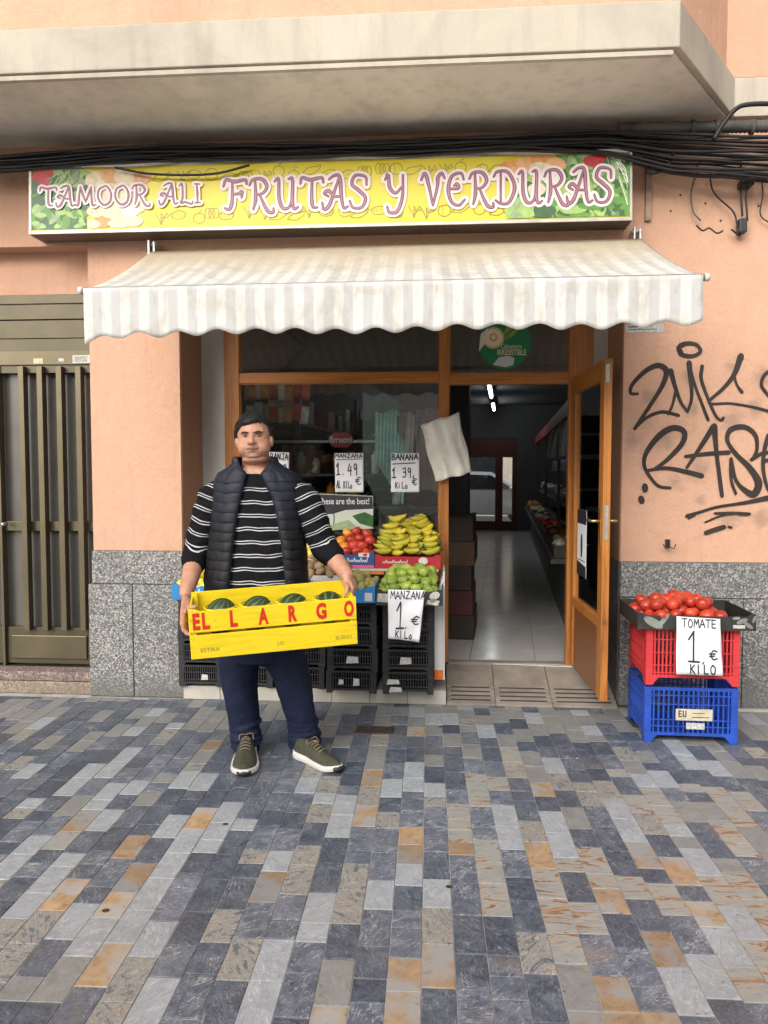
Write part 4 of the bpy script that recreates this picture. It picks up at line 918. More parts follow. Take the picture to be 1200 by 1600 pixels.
for u_ in (.12,.88):
    a = AL.lerp(AR,u_)+Vector((0,.03,-.02)); b = BL.lerp(BR,u_)+Vector((0,.1,-.08)); mid = a.lerp(b,.5)+Vector(((.3 if u_<.5 else -.3),0,-.06))
    sub('arm', MB().tube([a,mid,b], .016, 8), m_alu, aw, smooth=True)
for (x,y) in ((236,388),(996,368)):
    p = U(x,y,4.66); mb = MB(); mb.box(p+Vector((-.02,0,-.05)), p+Vector((-.012,.11,.05))).box(p+Vector((.012,0,-.05)), p+Vector((.02,.11,.04)))
    mb.tube([p+Vector((-.03,.03,.03)),p+Vector((.03,.03,.035))], .012, 8); mb.tube([p+Vector((-.03,.02,-.03)),p+Vector((.03,.02,-.03))], .010, 8); sub('bracket', mb, m_metal, aw)
# ================================================================== CABLES
cb = random.Random(4)
def cy(x): return np.interp(x, [-150,0,200,400,600,800,940,1050,1200,1350], [256,254,243,238,231,225,224,240,246,250])
for k in range(24):
    off = (k-11.5)*1.05; ph = cb.uniform(0,6); Yc = 4.58 + cb.uniform(-.03,.10); pts = []
    spread = [1,1,1,1,1,1,1.6,2.6,2.9,2.9]
    for x in range(-150, 1400, 50):
        y = cy(x) + off*np.interp(x,[-150,0,200,400,600,800,940,1050,1200,1350],spread) + 2.2*math.sin(x*.011+ph) + 1.2*math.sin(x*.031+ph*2)
        pts.append(U(x, y, Yc + .015*math.sin(x*.02+ph)))
    P0 = pts[0]; o = MB().tube([tuple(p) for p in spline(pts, 3)], cb.choice([.0045,.006,.007,.009]), 7).build('cable', m_cable, None, True)
    tag(o, 'black cable in the thick bundle running along the wall above the sign', 'cable', 'black cables above the sign')
def wire(pts, r, Y, label, m=m_cable, cat='cable'):
    o = MB().tube([tuple(p) for p in spline([U(x,y,Y if len(q)==0 else q[0]) for x,y,*q in pts], 6)], r, 7).build('cable', m, None, True); return tag(o, label, cat)
wire([(180,262),(240,272),(330,272),(390,258)], .007, 4.55, 'loose black cable sagging in front of the left half of the sign top')
wire([(1115,218),(1128,196),(1150,170),(1172,163),(1215,162)], .013, 4.52, 'thick black cable arching up at the right edge by the balcony band')
wire([(930,232),(985,238),(1020,262),(1100,275),(1210,272)], .012, 4.62, 'black cable dipping below the bundle on the right wall')
wire([(960,222),(1000,245),(1015,270),(1040,262),(1055,235)], .009, 4.6, 'looped black cable hanging beside the sign right end')
wire([(1158,245),(1157,290),(1160,338)], .006, 4.72, 'thin black wire dropping to a small junction clip, straight one')
wire([(1178,280),(1166,300),(1168,345)], .006, 4.71, 'thin black wire dropping to a small junction clip, curved one')
wire([(1108,262),(1115,300),(1145,330),(1152,352),(1156,368),(1142,358)], .005, 4.73, 'thin black wire curling down the wall left of the clip')
wire([(1090,265),(1080,300),(1083,330),(1095,345)], .005, 4.74, 'short greyish wire stub left of the curling wire', m_greypipe)
p = U(1162,350,4.70); o = MB().box(p+Vector((-.022,0,-.045)), p+Vector((.022,.06,.035))).build('junction_clip', m_black, None, bevel=.005); tag(o,'small black junction clip hanging on the right wall','clip')
p = U(1170,283,4.68); o = MB().box(p+Vector((-.035,0,-.02)), p+Vector((.035,.09,.02))).build('cable_splitter', m_black, None, bevel=.008); tag(o,'black cable splitter below the bundle at the right edge','splitter')
# corrugated conduit
mb = MB(); n_ = 90; pts = [U(965+ (1260-965)*i/n_, 201-(4.5*i/n_), 4.66) for i in range(n_+1)]
mb.tube(pts, [.030 + (.006 if i % 2 else 0) for i in range(n_+1)], 10); o = mb.build('corrugated_conduit', m_greypipe, None, True); tag(o,'grey corrugated conduit along the wall under the balcony corner','conduit')
for x in (1082,1118,1175): 
    c = U(x,199,4.66); o = MB().tube([c+Vector((-.008,0,0)),c+Vector((.008,0,0))], .042, 12).build('pipe_clamp', m_greypipe, None, True); tag(o,'grey metal clamp around the corrugated conduit','clamp','clamps on the conduit')
wire([(1186,262),(1192,300),(1188,335),(1205,350)], .004, 4.74, 'thin black wire hanging at the far right edge of the wall')
wire([(1045,262),(1062,268),(1085,262),(1095,252)], .004, 4.7, 'short sagging black wire just under the cable bundle')
wire([(1088,352),(1098,360),(1108,356),(1120,364),(1130,360)], .0035, D-.004, 'dark scar line of old glue wriggling across the wall')
for (x,y) in ((1070,272),(1063,305),(1126,345),(1185,322),(1102,318),(1048,330)):
    p = U(x,y,D); o = MB().tube([p+Vector((0,-.004,0)),p+Vector((0,-.0005,0))], .0065, 8).build('wall_plug', m_black); tag(o, 'small dark screw hole plug in the right wall under the cables', 'wall plug', 'screw plugs in the right wall')
# rusty bracket strip and holes on right wall
a = U(1008,345,D-.02); b = U(1016,255,D-.02); o = MB().box((a.x,D-.025,a.z),(a.x+.035,D-.001,b.z)).build('wall_strip', simple('weathered_strip',(.33,.24,.17),.8,.3,20), None, bevel=.003); tag(o,'weathered vertical strip fixed on the wall right of the sign','strip')
p = U(1044,851,D-.03); mb = MB()
mb.tube([p+Vector(q) for q in ((-.035,-.02,.005),(-.025,-.03,-.02),(-.005,-.02,-.015),(0,0,0))], .004, 6); mb.tube([p+Vector(q) for q in ((.038,-.02,.005),(.028,-.03,-.02),(.005,-.02,-.015),(0,0,0))], .004, 6); mb.box(p+Vector((-.011,0,-.02)), p+Vector((.011,.029,.03)))
o = mb.build('wall_hook', m_black, None); tag(o,'small black double hook on the wall above the tomatoes','hook')
# torn paper label under the right end of the awning
p = U(977,507,D-.003); q = U(1036,519,D-.003); o = MB().box((p.x,D-.003,q.z),(q.x,D-.001,p.z)).build('wall_label', m_stickw); tag(o,'cream paper label on the wall under the right end of the awning','label')
ik = Ink(pxplane(D-.003),.0003); ik.stroke([(982,511),(1008,510)],1.6,0,smooth=False); ik.stroke([(982,515),(1026,514)],1.0,0,smooth=False); ik.mb.build('print', m_ink, o)
# ================================================================== GRAFFITI
ik = Ink(pxplane(D), .0012, .000006)
def gs(pts, w): w = [q*1.22 for q in w]; ik.stroke([(940+x/4.21, 500+y/4.21) for x,y in pts], w, 0, 8)
gs([(237,486),(190,480),(205,420),(290,335),(370,300),(425,335),(400,430),(320,560),(218,715)], [3.5,4.5,6.5,8,5.5,4.5]); gs([(218,712),(300,640),(400,605),(505,628)], [4,4.5,4.5])
gs([(455,335),(480,430),(520,540),(565,605)], [7,5,3.5]); gs([(487,470),(465,560),(438,618)], [4,3.5,3.5]); gs([(565,605),(592,500),(575,285)], [3.5,4.5,7.5]); gs([(580,330),(620,450),(700,658)], [6,4,4.5])
gs([(520,225),(510,180),(560,155),(625,165),(648,210),(600,238),(535,232),(518,205)], [6.5,7,5,5,6,6])
gs([(660,305),(655,390),(700,520),(750,630),(785,660),(800,645)], [5,4.5,4,4]); gs([(915,240),(870,360),(800,450),(705,545),(850,550),(1000,575),(1110,605)], [8.5,6,4.5,3.5,3.5,4.5]); gs([(872,375),(890,430),(922,475)], [3.5,3.5,4.5])
gs([(1110,330),(1065,370),(1050,430),(1090,490),(1150,560)], [5,4.5,4.5])
gs([(340,985),(430,920),(530,810),(540,735),(470,710),(380,760),(295,870),(280,960),(330,1050),(380,1095),(450,1105)], [4,6.5,7.5,8,5,4.5,4]); gs([(300,990),(420,975),(540,995),(655,1025)], [4,5.5,7])
gs([(560,970),(640,850),(735,700)], [4,5.5,7.5]); gs([(740,700),(755,880),(790,1155)], [8,5.5,5.5]); gs([(552,898),(700,880),(832,872)], [4.5,5.5,6])
gs([(1000,900),(1020,850),(1010,760),(940,705),(850,720),(825,790),(880,880),(970,970),(1030,1070),(1000,1145),(940,1120),(880,1050),(850,915)], [4,5,6.5,7,5,7,10,9,5,4.5]); gs([(850,915),(850,1050),(880,1140)], [5,4,4])
gs([(985,918),(1050,880),(1120,870)], [5,5]); gs([(1095,760),(1070,850),(1060,960),(1080,1080),(1120,1160)], [6,5,4]); gs([(1100,770),(1140,900),(1160,1100)], [6,5]); gs([(1060,930),(1180,900)], [5,4])
gs([(560,1290),(640,1265),(760,1230),(950,1200),(1140,1160)], [5,3.5,4,7.5]); gs([(570,1305),(610,1285)], [3,3]); gs([(745,1272),(860,1270),(970,1275)], [3.5,4,4]); gs([(680,1330),(790,1285),(860,1275)], [2.5,3]); gs([(685,1400),(740,1380),(800,1362)], [6,6.5]); gs([(283,1095),(284,1115)], [8,8]); gs([(258,1175),(262,1190)], [8,8]); gs([(835,1360),(850,1365)],[3.5,3.5])
for k in range(6): gs([(905+k*10,1272),(908+k*10,1290)],[1.5,1])
rgf = random.Random(8); vsn = list(ik.mb.v)
ikd = Ink(lambda x, z, h: Vector((x, D-h, z)), .0009, .0000002)
for k in range(1500):      # overspray specks round the strokes
    v = rgf.choice(vsn); r_ = abs(rgf.gauss(0,.014)); a = rgf.uniform(0,6.28); q = rgf.uniform(.0006,.0019); ikd.disc((v[0]+r_*math.cos(a), v[2]+r_*math.sin(a)), q, q, 0, n=5)
tag(ikd.mb.build('overspray', m_spray), 'fine black overspray specks round the graffiti strokes', 'overspray', kind='stuff')
gr_ = ik.mb.build('graffiti', m_spray); tag(gr_, 'black spray painted graffiti tag scrawled on the right wall', 'graffiti')
# ================================================================== HAND WRITTEN PRICE CARDS
HW = {'A':[[(0,0),(.4,1.0)],[(.4,1.0),(.8,0)],[(.15,.35),(.68,.38)]],'B':[[(.05,0),(.08,1)],[(.08,1),(.6,.85),(.5,.58),(.1,.52)],[(.1,.52),(.68,.4),(.6,.05),(.05,0)]],
'E':[[(.08,0),(.05,1)],[(.05,1),(.65,.98)],[(.07,.5),(.55,.52)],[(.08,0),(.65,.03)]],'G':[[(.7,.8),(.3,1),(.05,.5),(.3,0),(.7,.2),(.7,.45)],[(.7,.45),(.4,.45)]],'I':[[(.2,0),(.22,1)]],
'J':[[(.55,1),(.55,.2),(.3,0),(.05,.2)],[(.25,1),(.8,1)]],'K':[[(.08,0),(.1,1)],[(.62,.95),(.12,.45)],[(.2,.52),(.66,0)]],'L':[[(.1,1),(.1,0)],[(.1,0),(.6,.05)]],
'M':[[(0,0),(.12,1)],[(.12,1),(.4,.35)],[(.4,.35),(.7,1)],[(.7,1),(.82,0)]],'N':[[(.03,0),(.06,1)],[(.06,1),(.62,.02)],[(.62,.02),(.66,1)]],'O':[[(.36,1),(.05,.6),(.2,.05),(.6,.1),(.68,.7),(.36,1)]],
'R':[[(.08,0),(.08,1)],[(.08,1),(.6,.88),(.5,.55),(.1,.5)],[(.25,.5),(.66,0)]],'T':[[(0,.98),(.8,1)],[(.4,.98),(.38,0)]],'Z':[[(.05,1),(.65,.97)],[(.65,.97),(.02,.03)],[(.02,.03),(.7,.02)]],
'U':[[(.05,1),(.05,.2),(.35,0),(.6,.2),(.62,1)]],'l':[[(.2,1),(.18,.05),(.35,0)]],'o':[[(.3,.55),(.05,.3),(.2,0),(.5,.1),(.5,.42),(.3,.55)]],'i':[[(.15,.5),(.16,0)],[(.16,.72),(.17,.76)]],
'1':[[(.0,.7),(.3,1.0)],[(.3,1.0),(.28,0)],[(.0,0),(.6,.0)]],'3':[[(.05,.9),(.5,1),(.5,.65),(.2,.52)],[(.2,.52),(.6,.45),(.5,.05),(.02,.05)]],'4':[[(.3,1),(.02,.4)],[(.02,.4),(.62,.42)],[(.5,.75),(.46,0)]],
'9':[[(.55,.85),(.25,1),(.08,.7),(.3,.5),(.56,.75)],[(.56,.85),(.5,0)]],'0':[[(.36,1),(.05,.6),(.2,.05),(.6,.1),(.68,.7),(.36,1)]],'.':[[(.1,.05),(.14,.0)]],',':[[(.16,.12),(.05,-.2)]],"'":[[(.2,1.1),(.1,.8)]],
'E$':[[(.75,.85),(.4,.95),(.15,.5),(.4,.05),(.75,.15)],[(0,.62),(.55,.64)],[(0,.38),(.5,.4)]],' ':[]}
def hand(ik, txt, x0, x1, yb, yt, w, m=0, skew=0.0, seed=0):
    r = random.Random(seed); chars = ['E$' if c == '€' else c for c in txt]; n = len(chars)
    for i, c in enumerate(chars):
        xs = x0 + (x1-x0)*i/n; cw = (x1-x0)/n*.92; dy = r.uniform(-.05,.05)
        for st in HW[c]:
            ik.stroke([(xs + cw*(p[0]*1.15 + r.uniform(-.03,.03)), yb + (yt-yb)*(p[1] + dy + r.uniform(-.03,.03)) + skew*(xs-x0)) for p in st], w, m, 4)
def card(corners, Y, label, rows, group, curl=.004, tilt=0):
    """corners in px TL TR BR BL; rows: (text, fx0, fx1, fy_bottom, fy_top, stroke width px)"""
    TL, TR, BR_, BL_ = corners
    o = empty('price_card', label, 'price card', U((TL[0]+BR_[0])/2, (TL[1]+BR_[1])/2, Y), group)
    def pos(u, v, h):    # v 0 top .. 1 bottom
        x = (TL[0]*(1-u)+TR[0]*u)*(1-v) + (BL_[0]*(1-u)+BR_[0]*u)*v; y = (TL[1]*(1-u)+TR[1]*u)*(1-v) + (BL_[1]*(1-u)+BR_[1]*u)*v
        b = curl*(math.sin(u*5+v*2)*v + .6*math.sin(v*7+u*2)) 
        return U(x, y, Y) + Vector((0, -abs(b) - h - tilt*v, 0))
    mb = MB(); n = 14; rows_ = [[pos(i/n, j/n, 0) for i in range(n+1)] for j in range(n+1)]
    mb.rings(rows_, n+1, caps=False, closed=False); s_ = sub('sheet', mb, m_paper, o, smooth=True); so = s_.modifiers.new('solid','SOLIDIFY'); so.thickness = .0006; so.offset = -1
    W_ = abs(TR[0]-TL[0]); ik = Ink(lambda x, y, h: pos(x/W_, y/W_, h), .0028, .000004)
    H_ = abs(BL_[1]-TL[1])
    for k, (t, a, b, c, d, w) in enumerate(rows):
        if t == '_': ik.stroke([(a*W_, c*W_*1.0*H_/H_), (b*W_, d*W_)], w, 0, 2, smooth=False)
        else: hand(ik, t, a*W_, b*W_, c*W_, d*W_, w, seed=k+int(TL[0]))
    # pos takes x/W_ and y/W_ : y fractions below are fractions of the height
    sub('writing', ik.mb, m_ink, o); return o
card([(523,708),(568,708),(568,769),(524,769)], DF-.02, 'white card reading MANZANA 1.49 on the window, above the red apples', [('MANZANA',.02,.98,.12,.02,1.1),('_',.05,.92,.17,.15,.8),('1.49',.05,.85,.56,.27,1.5),('€',.72,.95,.82,.62,1.2),('AL KILo',.05,.62,.9,.72,1.1)], 'price cards')
card([(611,708),(655,708),(655,769),(611,769)], DF-.02, 'white card reading BANANA 1 39 on the window, above the bananas', [('BANANA',.02,.98,.17,.03,1.5),('_',.06,.86,.28,.25,1.1),('1 39,',.05,.95,.62,.38,1.5),('€',.75,.95,.82,.64,1.2),('KiLo',.15,.62,.9,.74,1.2)], 'price cards')
card([(412,706),(452,707),(451,758),(412,758)], DF-.02, 'white card ending in RANJA on the window, half hidden behind the man', [('NARANJA',-.02,.98,.22,.03,1.4),('1.49',.3,.95,.62,.38,1.5)], 'price cards')
# mini poster with black caption: "These are the best!"
pz = empty('box_lid_card', 'printed carton card with black band reading These are the best!', 'display card', U(535,805,5.12))
sub('card', quadbox([(470,770),(583,775),(583,826),(470,830)], 5.13, 5.135), simple('pale_green_card',(.50,.55,.46),.6,.1,9), pz)
fpz = lambda x,y,h: U(x,y,5.13)+Vector((0,-h,0)); ik = Ink(fpz,.0006)
ik.poly([(470,771),(582,776),(583,795),(540,797),(520,803),(470,806)],0); ik.poly([(550,806),(570,800),(583,806),(583,824),(562,818)],1); ik.stroke([(521,797),(522,812),(520,826)],1.6,0); ik.poly([(510,822),(545,812),(560,826),(512,829)],2)
mb = ik.mb; put_text(mb, 'These are the best!', fpz, 497, 577, 788, 778, .0016, 3, .01)
sub('print', mb, [m_ink, pm[3], pm[9], m_white], pz)
# round green sticker on the upper right pane
st = empty('round_sticker', 'round green fruit sticker in the pane above the doorway', 'sticker', U(789,532,DF+.015))
Yk = DF+.017
ik = Ink(lambda x,y,h: U(x,y,Yk)+Vector((0,-h,0)), .0002)
ik.disc((789,535),41,42,0,n=40)
mk = [simple('sticker_green',(.01,.20,.07),.4,.08,8), simple('kiwi_cut',(.62,.42,.22),.5,.15,30), simple('kiwi_light',(.78,.68,.48),.5), simple('kiwi_green',(.25,.30,.05),.5,.3,20), m_white]
ik.disc((771,528),17,17,1,n=24); ik.disc((771,528),14,14,2,n=24); ik.disc((771,527),7,7,1,n=12); ik.disc((771,527),3,3.5,2,n=10)
for k in range(9): ik.stroke([(752+k*1.2,522-k),(749+k*1.5,548-k*2)], 1.5, 4 if k%2 else 2, smooth=False)
ik.stroke([(790,520),(800,505),(812,508),(800,522),(790,528)], 6, 3); ik.disc((796,512),5,5,3)
ik.poly([(770,570),(780,558),(795,556),(804,560),(802,570),(790,574)],4)
mb = ik.mb; fk = lambda x,y,h: U(x,y,Yk)+Vector((0,-h,0))
put_text(mb,'Calmamente',fk,783,815,545,537,.0009,2,.0); put_text(mb,'IRRESISTIBLE',fk,777,822,555,546,.0009,2,.01)
sub('disc_print', mb, mk, st)
# plastic bags hanging on the mullion
m_bag = simple('thin_cream_plastic', (.80,.77,.68), .35, .10, 12, spec=.5)
bgd = empty('plastic_bag_bundle', 'bundle of cream plastic bags hung from the mullion beside the doorway', 'plastic bags', U(690,660,DF-.06))
C4 = [(657,664),(713,647),(734,739),(680,752)]
for L_ in range(3):
    mb = MB(); n = 24; rows_ = []; oy = .012*L_
    for j in range(n+1):
        v = j/n; row = []
        for i in range(n+1):
            u_ = i/n; x = (C4[0][0]*(1-u_)+C4[1][0]*u_)*(1-v) + (C4[3][0]*(1-u_)+C4[2][0]*u_)*v; y = (C4[0][1]*(1-u_)+C4[1][1]*u_)*(1-v) + (C4[3][1]*(1-u_)+C4[2][1]*u_)*v
            f_ = .012*math.sin(u_*15+L_) * (.4+.6*v) + .012*noise.noise(Vector((u_*5, v*4, L_*3.1))) - .022*math.sin(PI*u_)*v
            row.append(U(x + 1.2*math.sin(v*9+L_) + L_*1.5, y - L_*1.0 + 1.2*math.sin(u_*11), DF-.075+oy) + Vector((0,f_,0)))
        rows_.append(row)
    mb.rings(rows_, n+1, caps=False, closed=False); s_ = sub('bag', mb, m_bag, bgd, smooth=True); so = s_.modifiers.new('solid','SOLIDIFY'); so.thickness = .001
# ================================================================== PLASTIC CRATES
def crate_panel(w_, h_, nv, ribs, foot=.0, rail=.012, t=.012, arch=True, slatw=None):
    """upright latticed panel in xz plane, centred on x, y from 0 to t"""
    mb = MB(); cw = min(.035, w_*.12)
    mb.box((-w_/2,0,0),(-w_/2+cw,t,h_)).box((w_/2-cw,0,0),(w_/2,t,h_))
    bz = h_*.13 if arch else 0
    a = -w_/2+cw; b = w_/2-cw
    mb.box((a,0,h_-rail),(b,t,h_)); mb.box((a,0,bz),(b,t,bz+rail))
    if arch:
        mb.prism([(a,0,0),(a,0,bz),(a+bz*.8,0,bz)], (0,t,0)); mb.prism([(b,0,0),(b-bz*.8,0,bz),(b,0,bz)], (0,t,0))
    for r in ribs: mb.box((-w_/2-.0015,-.003,h_*r-.003),(w_/2+.0015,-.0001,h_*r+.003))
    mb.box((-w_/2-.0015,-.003,h_-.006),(w_/2+.0015,-.0001,h_+.001))
    sw = slatw or .004; n = nv
    for i in range(n):
        x = a + (b-a)*(i+.5)/n; mb.box((x-sw/2,.001,bz+rail),(x+sw/2,t-.002,h_-rail))
    return mb
def crate_proto(name, w_, d_, h_, mat, nv, ribs, arch=True, slat=.004, label='', cat='crate', group=None, rail=.012):
    root = empty(name, label, cat, (0,0,0), group)
    fm = crate_panel(w_, h_, nv, ribs, arch=arch, slatw=slat, rail=rail).mesh('long_panel', mat); sm = crate_panel(d_-.026, h_, max(4,int(nv*d_/w_)), ribs, arch=arch, slatw=slat, rail=rail).mesh('end_panel', mat)
    f_ = link('long_panel', fm, root, (0,-d_/2,0)); b_ = link('long_panel', fm, root, (0,d_/2,0)); b_.rotation_euler.z = PI
    l_ = link('end_panel', sm, root, (-w_/2,0,0)); l_.rotation_euler.z = -PI/2; r_ = link('end_panel', sm, root, (w_/2,0,0)); r_.rotation_euler.z = PI/2
    bt = MB(); bt.box((-w_/2+.014,-d_/2+.014,h_*.13),(w_/2-.014,d_/2-.014,h_*.13+.006)); link('crate_base', bt.mesh('crate_base', mat), root)
    note_kids(root); return root
m_blk = simple('black_crate_plastic', (.022,.022,.024), .45, .35, 25)
hB = .1375; dB = .40
names = ['bottom','second','third','top']; colsx = [(280,347),(352,426),(431,508),(513,591),(600,677)]
colname = ['beside the granite pier','second from the pier','behind the man','left of the stack under the price card','under the hanging apple price card']
protos = {}
YC0 = 4.70
lblspot = {(4,0):[(-.3,.55,.26,.22),(-.25,.2,.26,.22)],(4,1):[(-.05,.5,.24,.3)],(3,1):[(.0,.5,.25,.3)],(3,0):[(-.2,.5,.10,.22),(.1,.5,.13,.32)],(0,0):[(.1,.45,.16,.25)]}
for ci, (xa, xb) in enumerate(colsx):
    a = U(xa,1050,YC0); b = U(xb,1050,YC0); w_ = b.x - a.x
    for lv in range(4):
        k = round(w_, 2)
        lab = '%s black plastic crate of the stack %s' % (names[lv], colname[ci])
        if k not in protos: protos[k] = o = crate_proto('plastic_crate', k, dB, hB, m_blk, 15, [.35,.68], label=lab, group='black crates stacked under the fruit display', slat=.006)
        else: o = copy_tree(protos[k])
        o['label'] = lab; o.location = ((a.x+b.x)/2 + rw.uniform(-.004,.004), YC0 + dB/2 - .07*(1 if ci>2 else 0), ZS + .003 + lv*(hB+.0005))
        o.rotation_euler.z = rw.uniform(-.015,.015)
        for (fx, fz, fw, fh) in lblspot.get((ci,lv), []):
            mb = MB(); x = fx*w_; z = fz*hB; q = [(x-fw*w_/2,0,z-fh*hB/2),(x+fw*w_/2,0,z-fh*hB*.4),(x+fw*w_*.45,0,z+fh*hB/2),(x-fw*w_*.4,0,z+fh*hB*.6)]
            mb.prism([(p[0],-dB/2-.0045,p[2]) for p in q], (0,.001,0)); mb.build('paper_label', m_stickw, o)
# white end board with orange foot at the mullion
eb = empty('display_end_board', 'white upright end board with an orange foot beside the doorway', 'board', U(684,1040,4.72))
sub('board', quadbox([(679,940),(692,900),(692,1047),(679,1047)], 4.74, 5.1), m_white, eb); sub('foot', quadbox([(679,1047.5),(692,1047.5),(692,1062),(679,1062)], 4.735, 4.80), simple('orange_plastic',(.75,.17,.02),.4), eb)
sub('edge_trim', quadbox([(692.3,893),(695,893),(695,1062),(692.3,1062)], 4.73, 5.1), m_white, eb)
# display shelf boards
zl = ZS + 4*(hB+.0005) + .006; xSL, xSR = U(285,900,4.75).x, U(690,900,4.75).x
zu = U(600,889,4.90).z
ds = empty('display_stand', 'low white painted stand carrying the fruit trays in front of the window', 'stand', (0,4.95,ZS))
sub('shelf', MB().box((xSL+.03,4.66,zl-.0045),(xSR-.03,5.17,zl)), m_stickw, ds); sub('shelf', MB().box((xSL+.03,4.90,zu-.014),(xSR-.02,5.18,zu)), m_stickw, ds)
for x in (xSL+.05, -.9, xSR-.06): sub('upright', MB().box((x,4.93,zl+.0005),(x+.03,5.16,zu-.0145)), m_stickw, ds)
# ---------------- trays and boxes
def tray(name, label, x0, x1, Y0, dep, z, h, mats, tilt=0.0, cat='box', t=.006, group=None, cut=True):
    """open box; px x range measured at plane Y0. returns root and transform"""
    a = U(x0, 900, Y0).x; b = U(x1, 900, Y0).x; w_ = b-a
    root = empty(name, label, cat, ((a+b)/2, Y0, z), group); root.rotation_euler.x = tilt
    m0 = mats[0]; w2 = w_/2
    def pan(nm, mb, m=m0): return mb.build(nm, m, root)
    if cut:
        pan('front_panel', MB().prism([(-w2,0,0),(w2,0,0),(w2,0,h),(w2-.03,0,h),(w2-.045,0,h*.86),(-w2+.045,0,h*.86),(-w2+.03,0,h),(-w2,0,h)], (0,t,0)))
    else: pan('front_panel', MB().box((-w2,0,0),(w2,t,h)))
    pan('back_panel', MB().box((-w2,dep-t,0),(w2,dep,h))); pan('side_panel', MB().box((-w2,t,0),(-w2+t,dep-t,h))); pan('side_panel', MB().box((w2-t,t,0),(w2,dep-t,h))); pan('base', MB().box((-w2+t,t,0),(w2-t,dep-t,t)))
    return root, w_
def on_front(root, draw, mats, name='print'):
    ik = Ink(lambda x, y, h: Vector((x, -h, y)), .0008); draw(ik); return ik.mb.build(name, mats, root)
m_blue = simple('blue_carton', (.02,.20,.50), .55, .1, 8); m_navy = simple('navy_carton', (.03,.07,.22), .55, .12, 8); m_redc = simple('red_carton', (.45,.02,.03), .5, .12, 8)
m_wc = simple('white_carton', (.6,.56,.48), .7, .15, 8); m_dkc = simple('black_printed_carton', (.03,.032,.03), .5, .4, 12); m_pink = simple('pink_print', (.7,.12,.25), .5); m_org = simple('orange_print', (.75,.22,.04), .5)
m_ltgreen = simple('grey_leaf_print', (.22,.24,.2), .5, .3, 20)
def scrawl(ik, txt, x0, x1, y0, y1, w, m=0, seed=1): hand(ik, txt, x0, x1, y0, y1, w, m, seed=seed)
def script_mark(ik, x0, x1, y, h, w, m=0, seed=0):
    r = random.Random(seed); n = 7; pts = []
    for i in range(n*3+1):
        t = i/(n*3); pts.append((x0+(x1-x0)*t, y + (h*(.5 if i%3 else (1 if (i//3)%2 else .3)) if i%2 else 0)))
    ik.stroke(pts, w, m, 4)
b1, w1_ = tray('blue_fruit_box', 'blue fruit box jutting past the granite pier at the left end', 268, 345, 4.40, .40, U(300,937,4.40).z, .095, [m_blue]); on_front(b1, lambda ik: (script_mark(ik, -.04,.09,.035,.03,.005,0,3), ik.poly([(-.02,.075),(.02,.075),(.02,.083),(-.02,.083)],0)), [m_white])
sb = MB().box((-.14,0.0,-.0),(.14,.36,.004)); 
b2, w2_ = tray('blue_fruit_box', 'blue fruit box at the man right elbow, left of the green apple tray', 470, 586, 4.50, .36, U(570,942,4.50).z, .10, [m_blue]); on_front(b2, lambda ik: (ik.poly([(.16,.01),(.205,.01),(.205,.06),(.16,.06)],0),), [m_white])
b3, w3_ = tray('black_fruit_tray', 'black tray of green apples behind the hanging apple price card', 587, 692, 4.50, .36, U(640,946,4.50).z, .095, [m_dkc]); on_front(b3, lambda ik: (ik.poly([(-.19,.02),(-.115,.015),(-.11,.065),(-.185,.07)],0), ik.disc((.15,.06),.032,.022,0,.4), ik.poly([(.1,.01),(.17,.0),(.18,.03),(.11,.035)],0), ik.disc((.14,.03),.02,.013,1,.3)), [m_stickw, m_ltgreen])
b4, w4_ = tray('white_potato_box', 'pale carton of brown potatoes between man and blue box', 440, 552, 4.78, .24, U(500,915,4.78).z, .075, [m_wc])
b5, w5_ = tray('navy_apple_box', 'navy carton of red apples with pale script on the upper tier', 521, 585, 4.92, .26, zu+.001, .105, [m_navy]); on_front(b5, lambda ik: (script_mark(ik,-.06,.09,.04,.028,.005,0,5), ik.poly([(.03,.075),(.10,.072),(.10,.10),(.03,.10)],0), ik.poly([(-w5_/2+.002,.001),(w5_/2-.002,.001),(w5_/2-.002,.02),(-w5_/2+.002,.02)],1)), [m_white, m_pink])
b6, w6_ = tray('red_banana_box', 'red carton of bananas with white script on the upper tier', 586, 688, 4.92, .26, zu+.001, .09, [m_redc]); on_front(b6, lambda ik: (script_mark(ik,-.16,.0,.035,.02,.005,0,8), ik.disc((.1,.05),.03,.024,0)), [m_white])
b7, w7_ = tray('white_lemon_box', 'white carton of yellow lemons behind the man elbow', 430, 519, 4.92, .26, zu+.001, .07, [m_wc])
o = MB().box((U(545,900,4.86).x,4.86,zu-.03),(U(600,900,4.86).x,4.89,zu-.015)).build('orange_strip', m_org); tag(o,'orange cardboard strip under the navy apple box','strip')
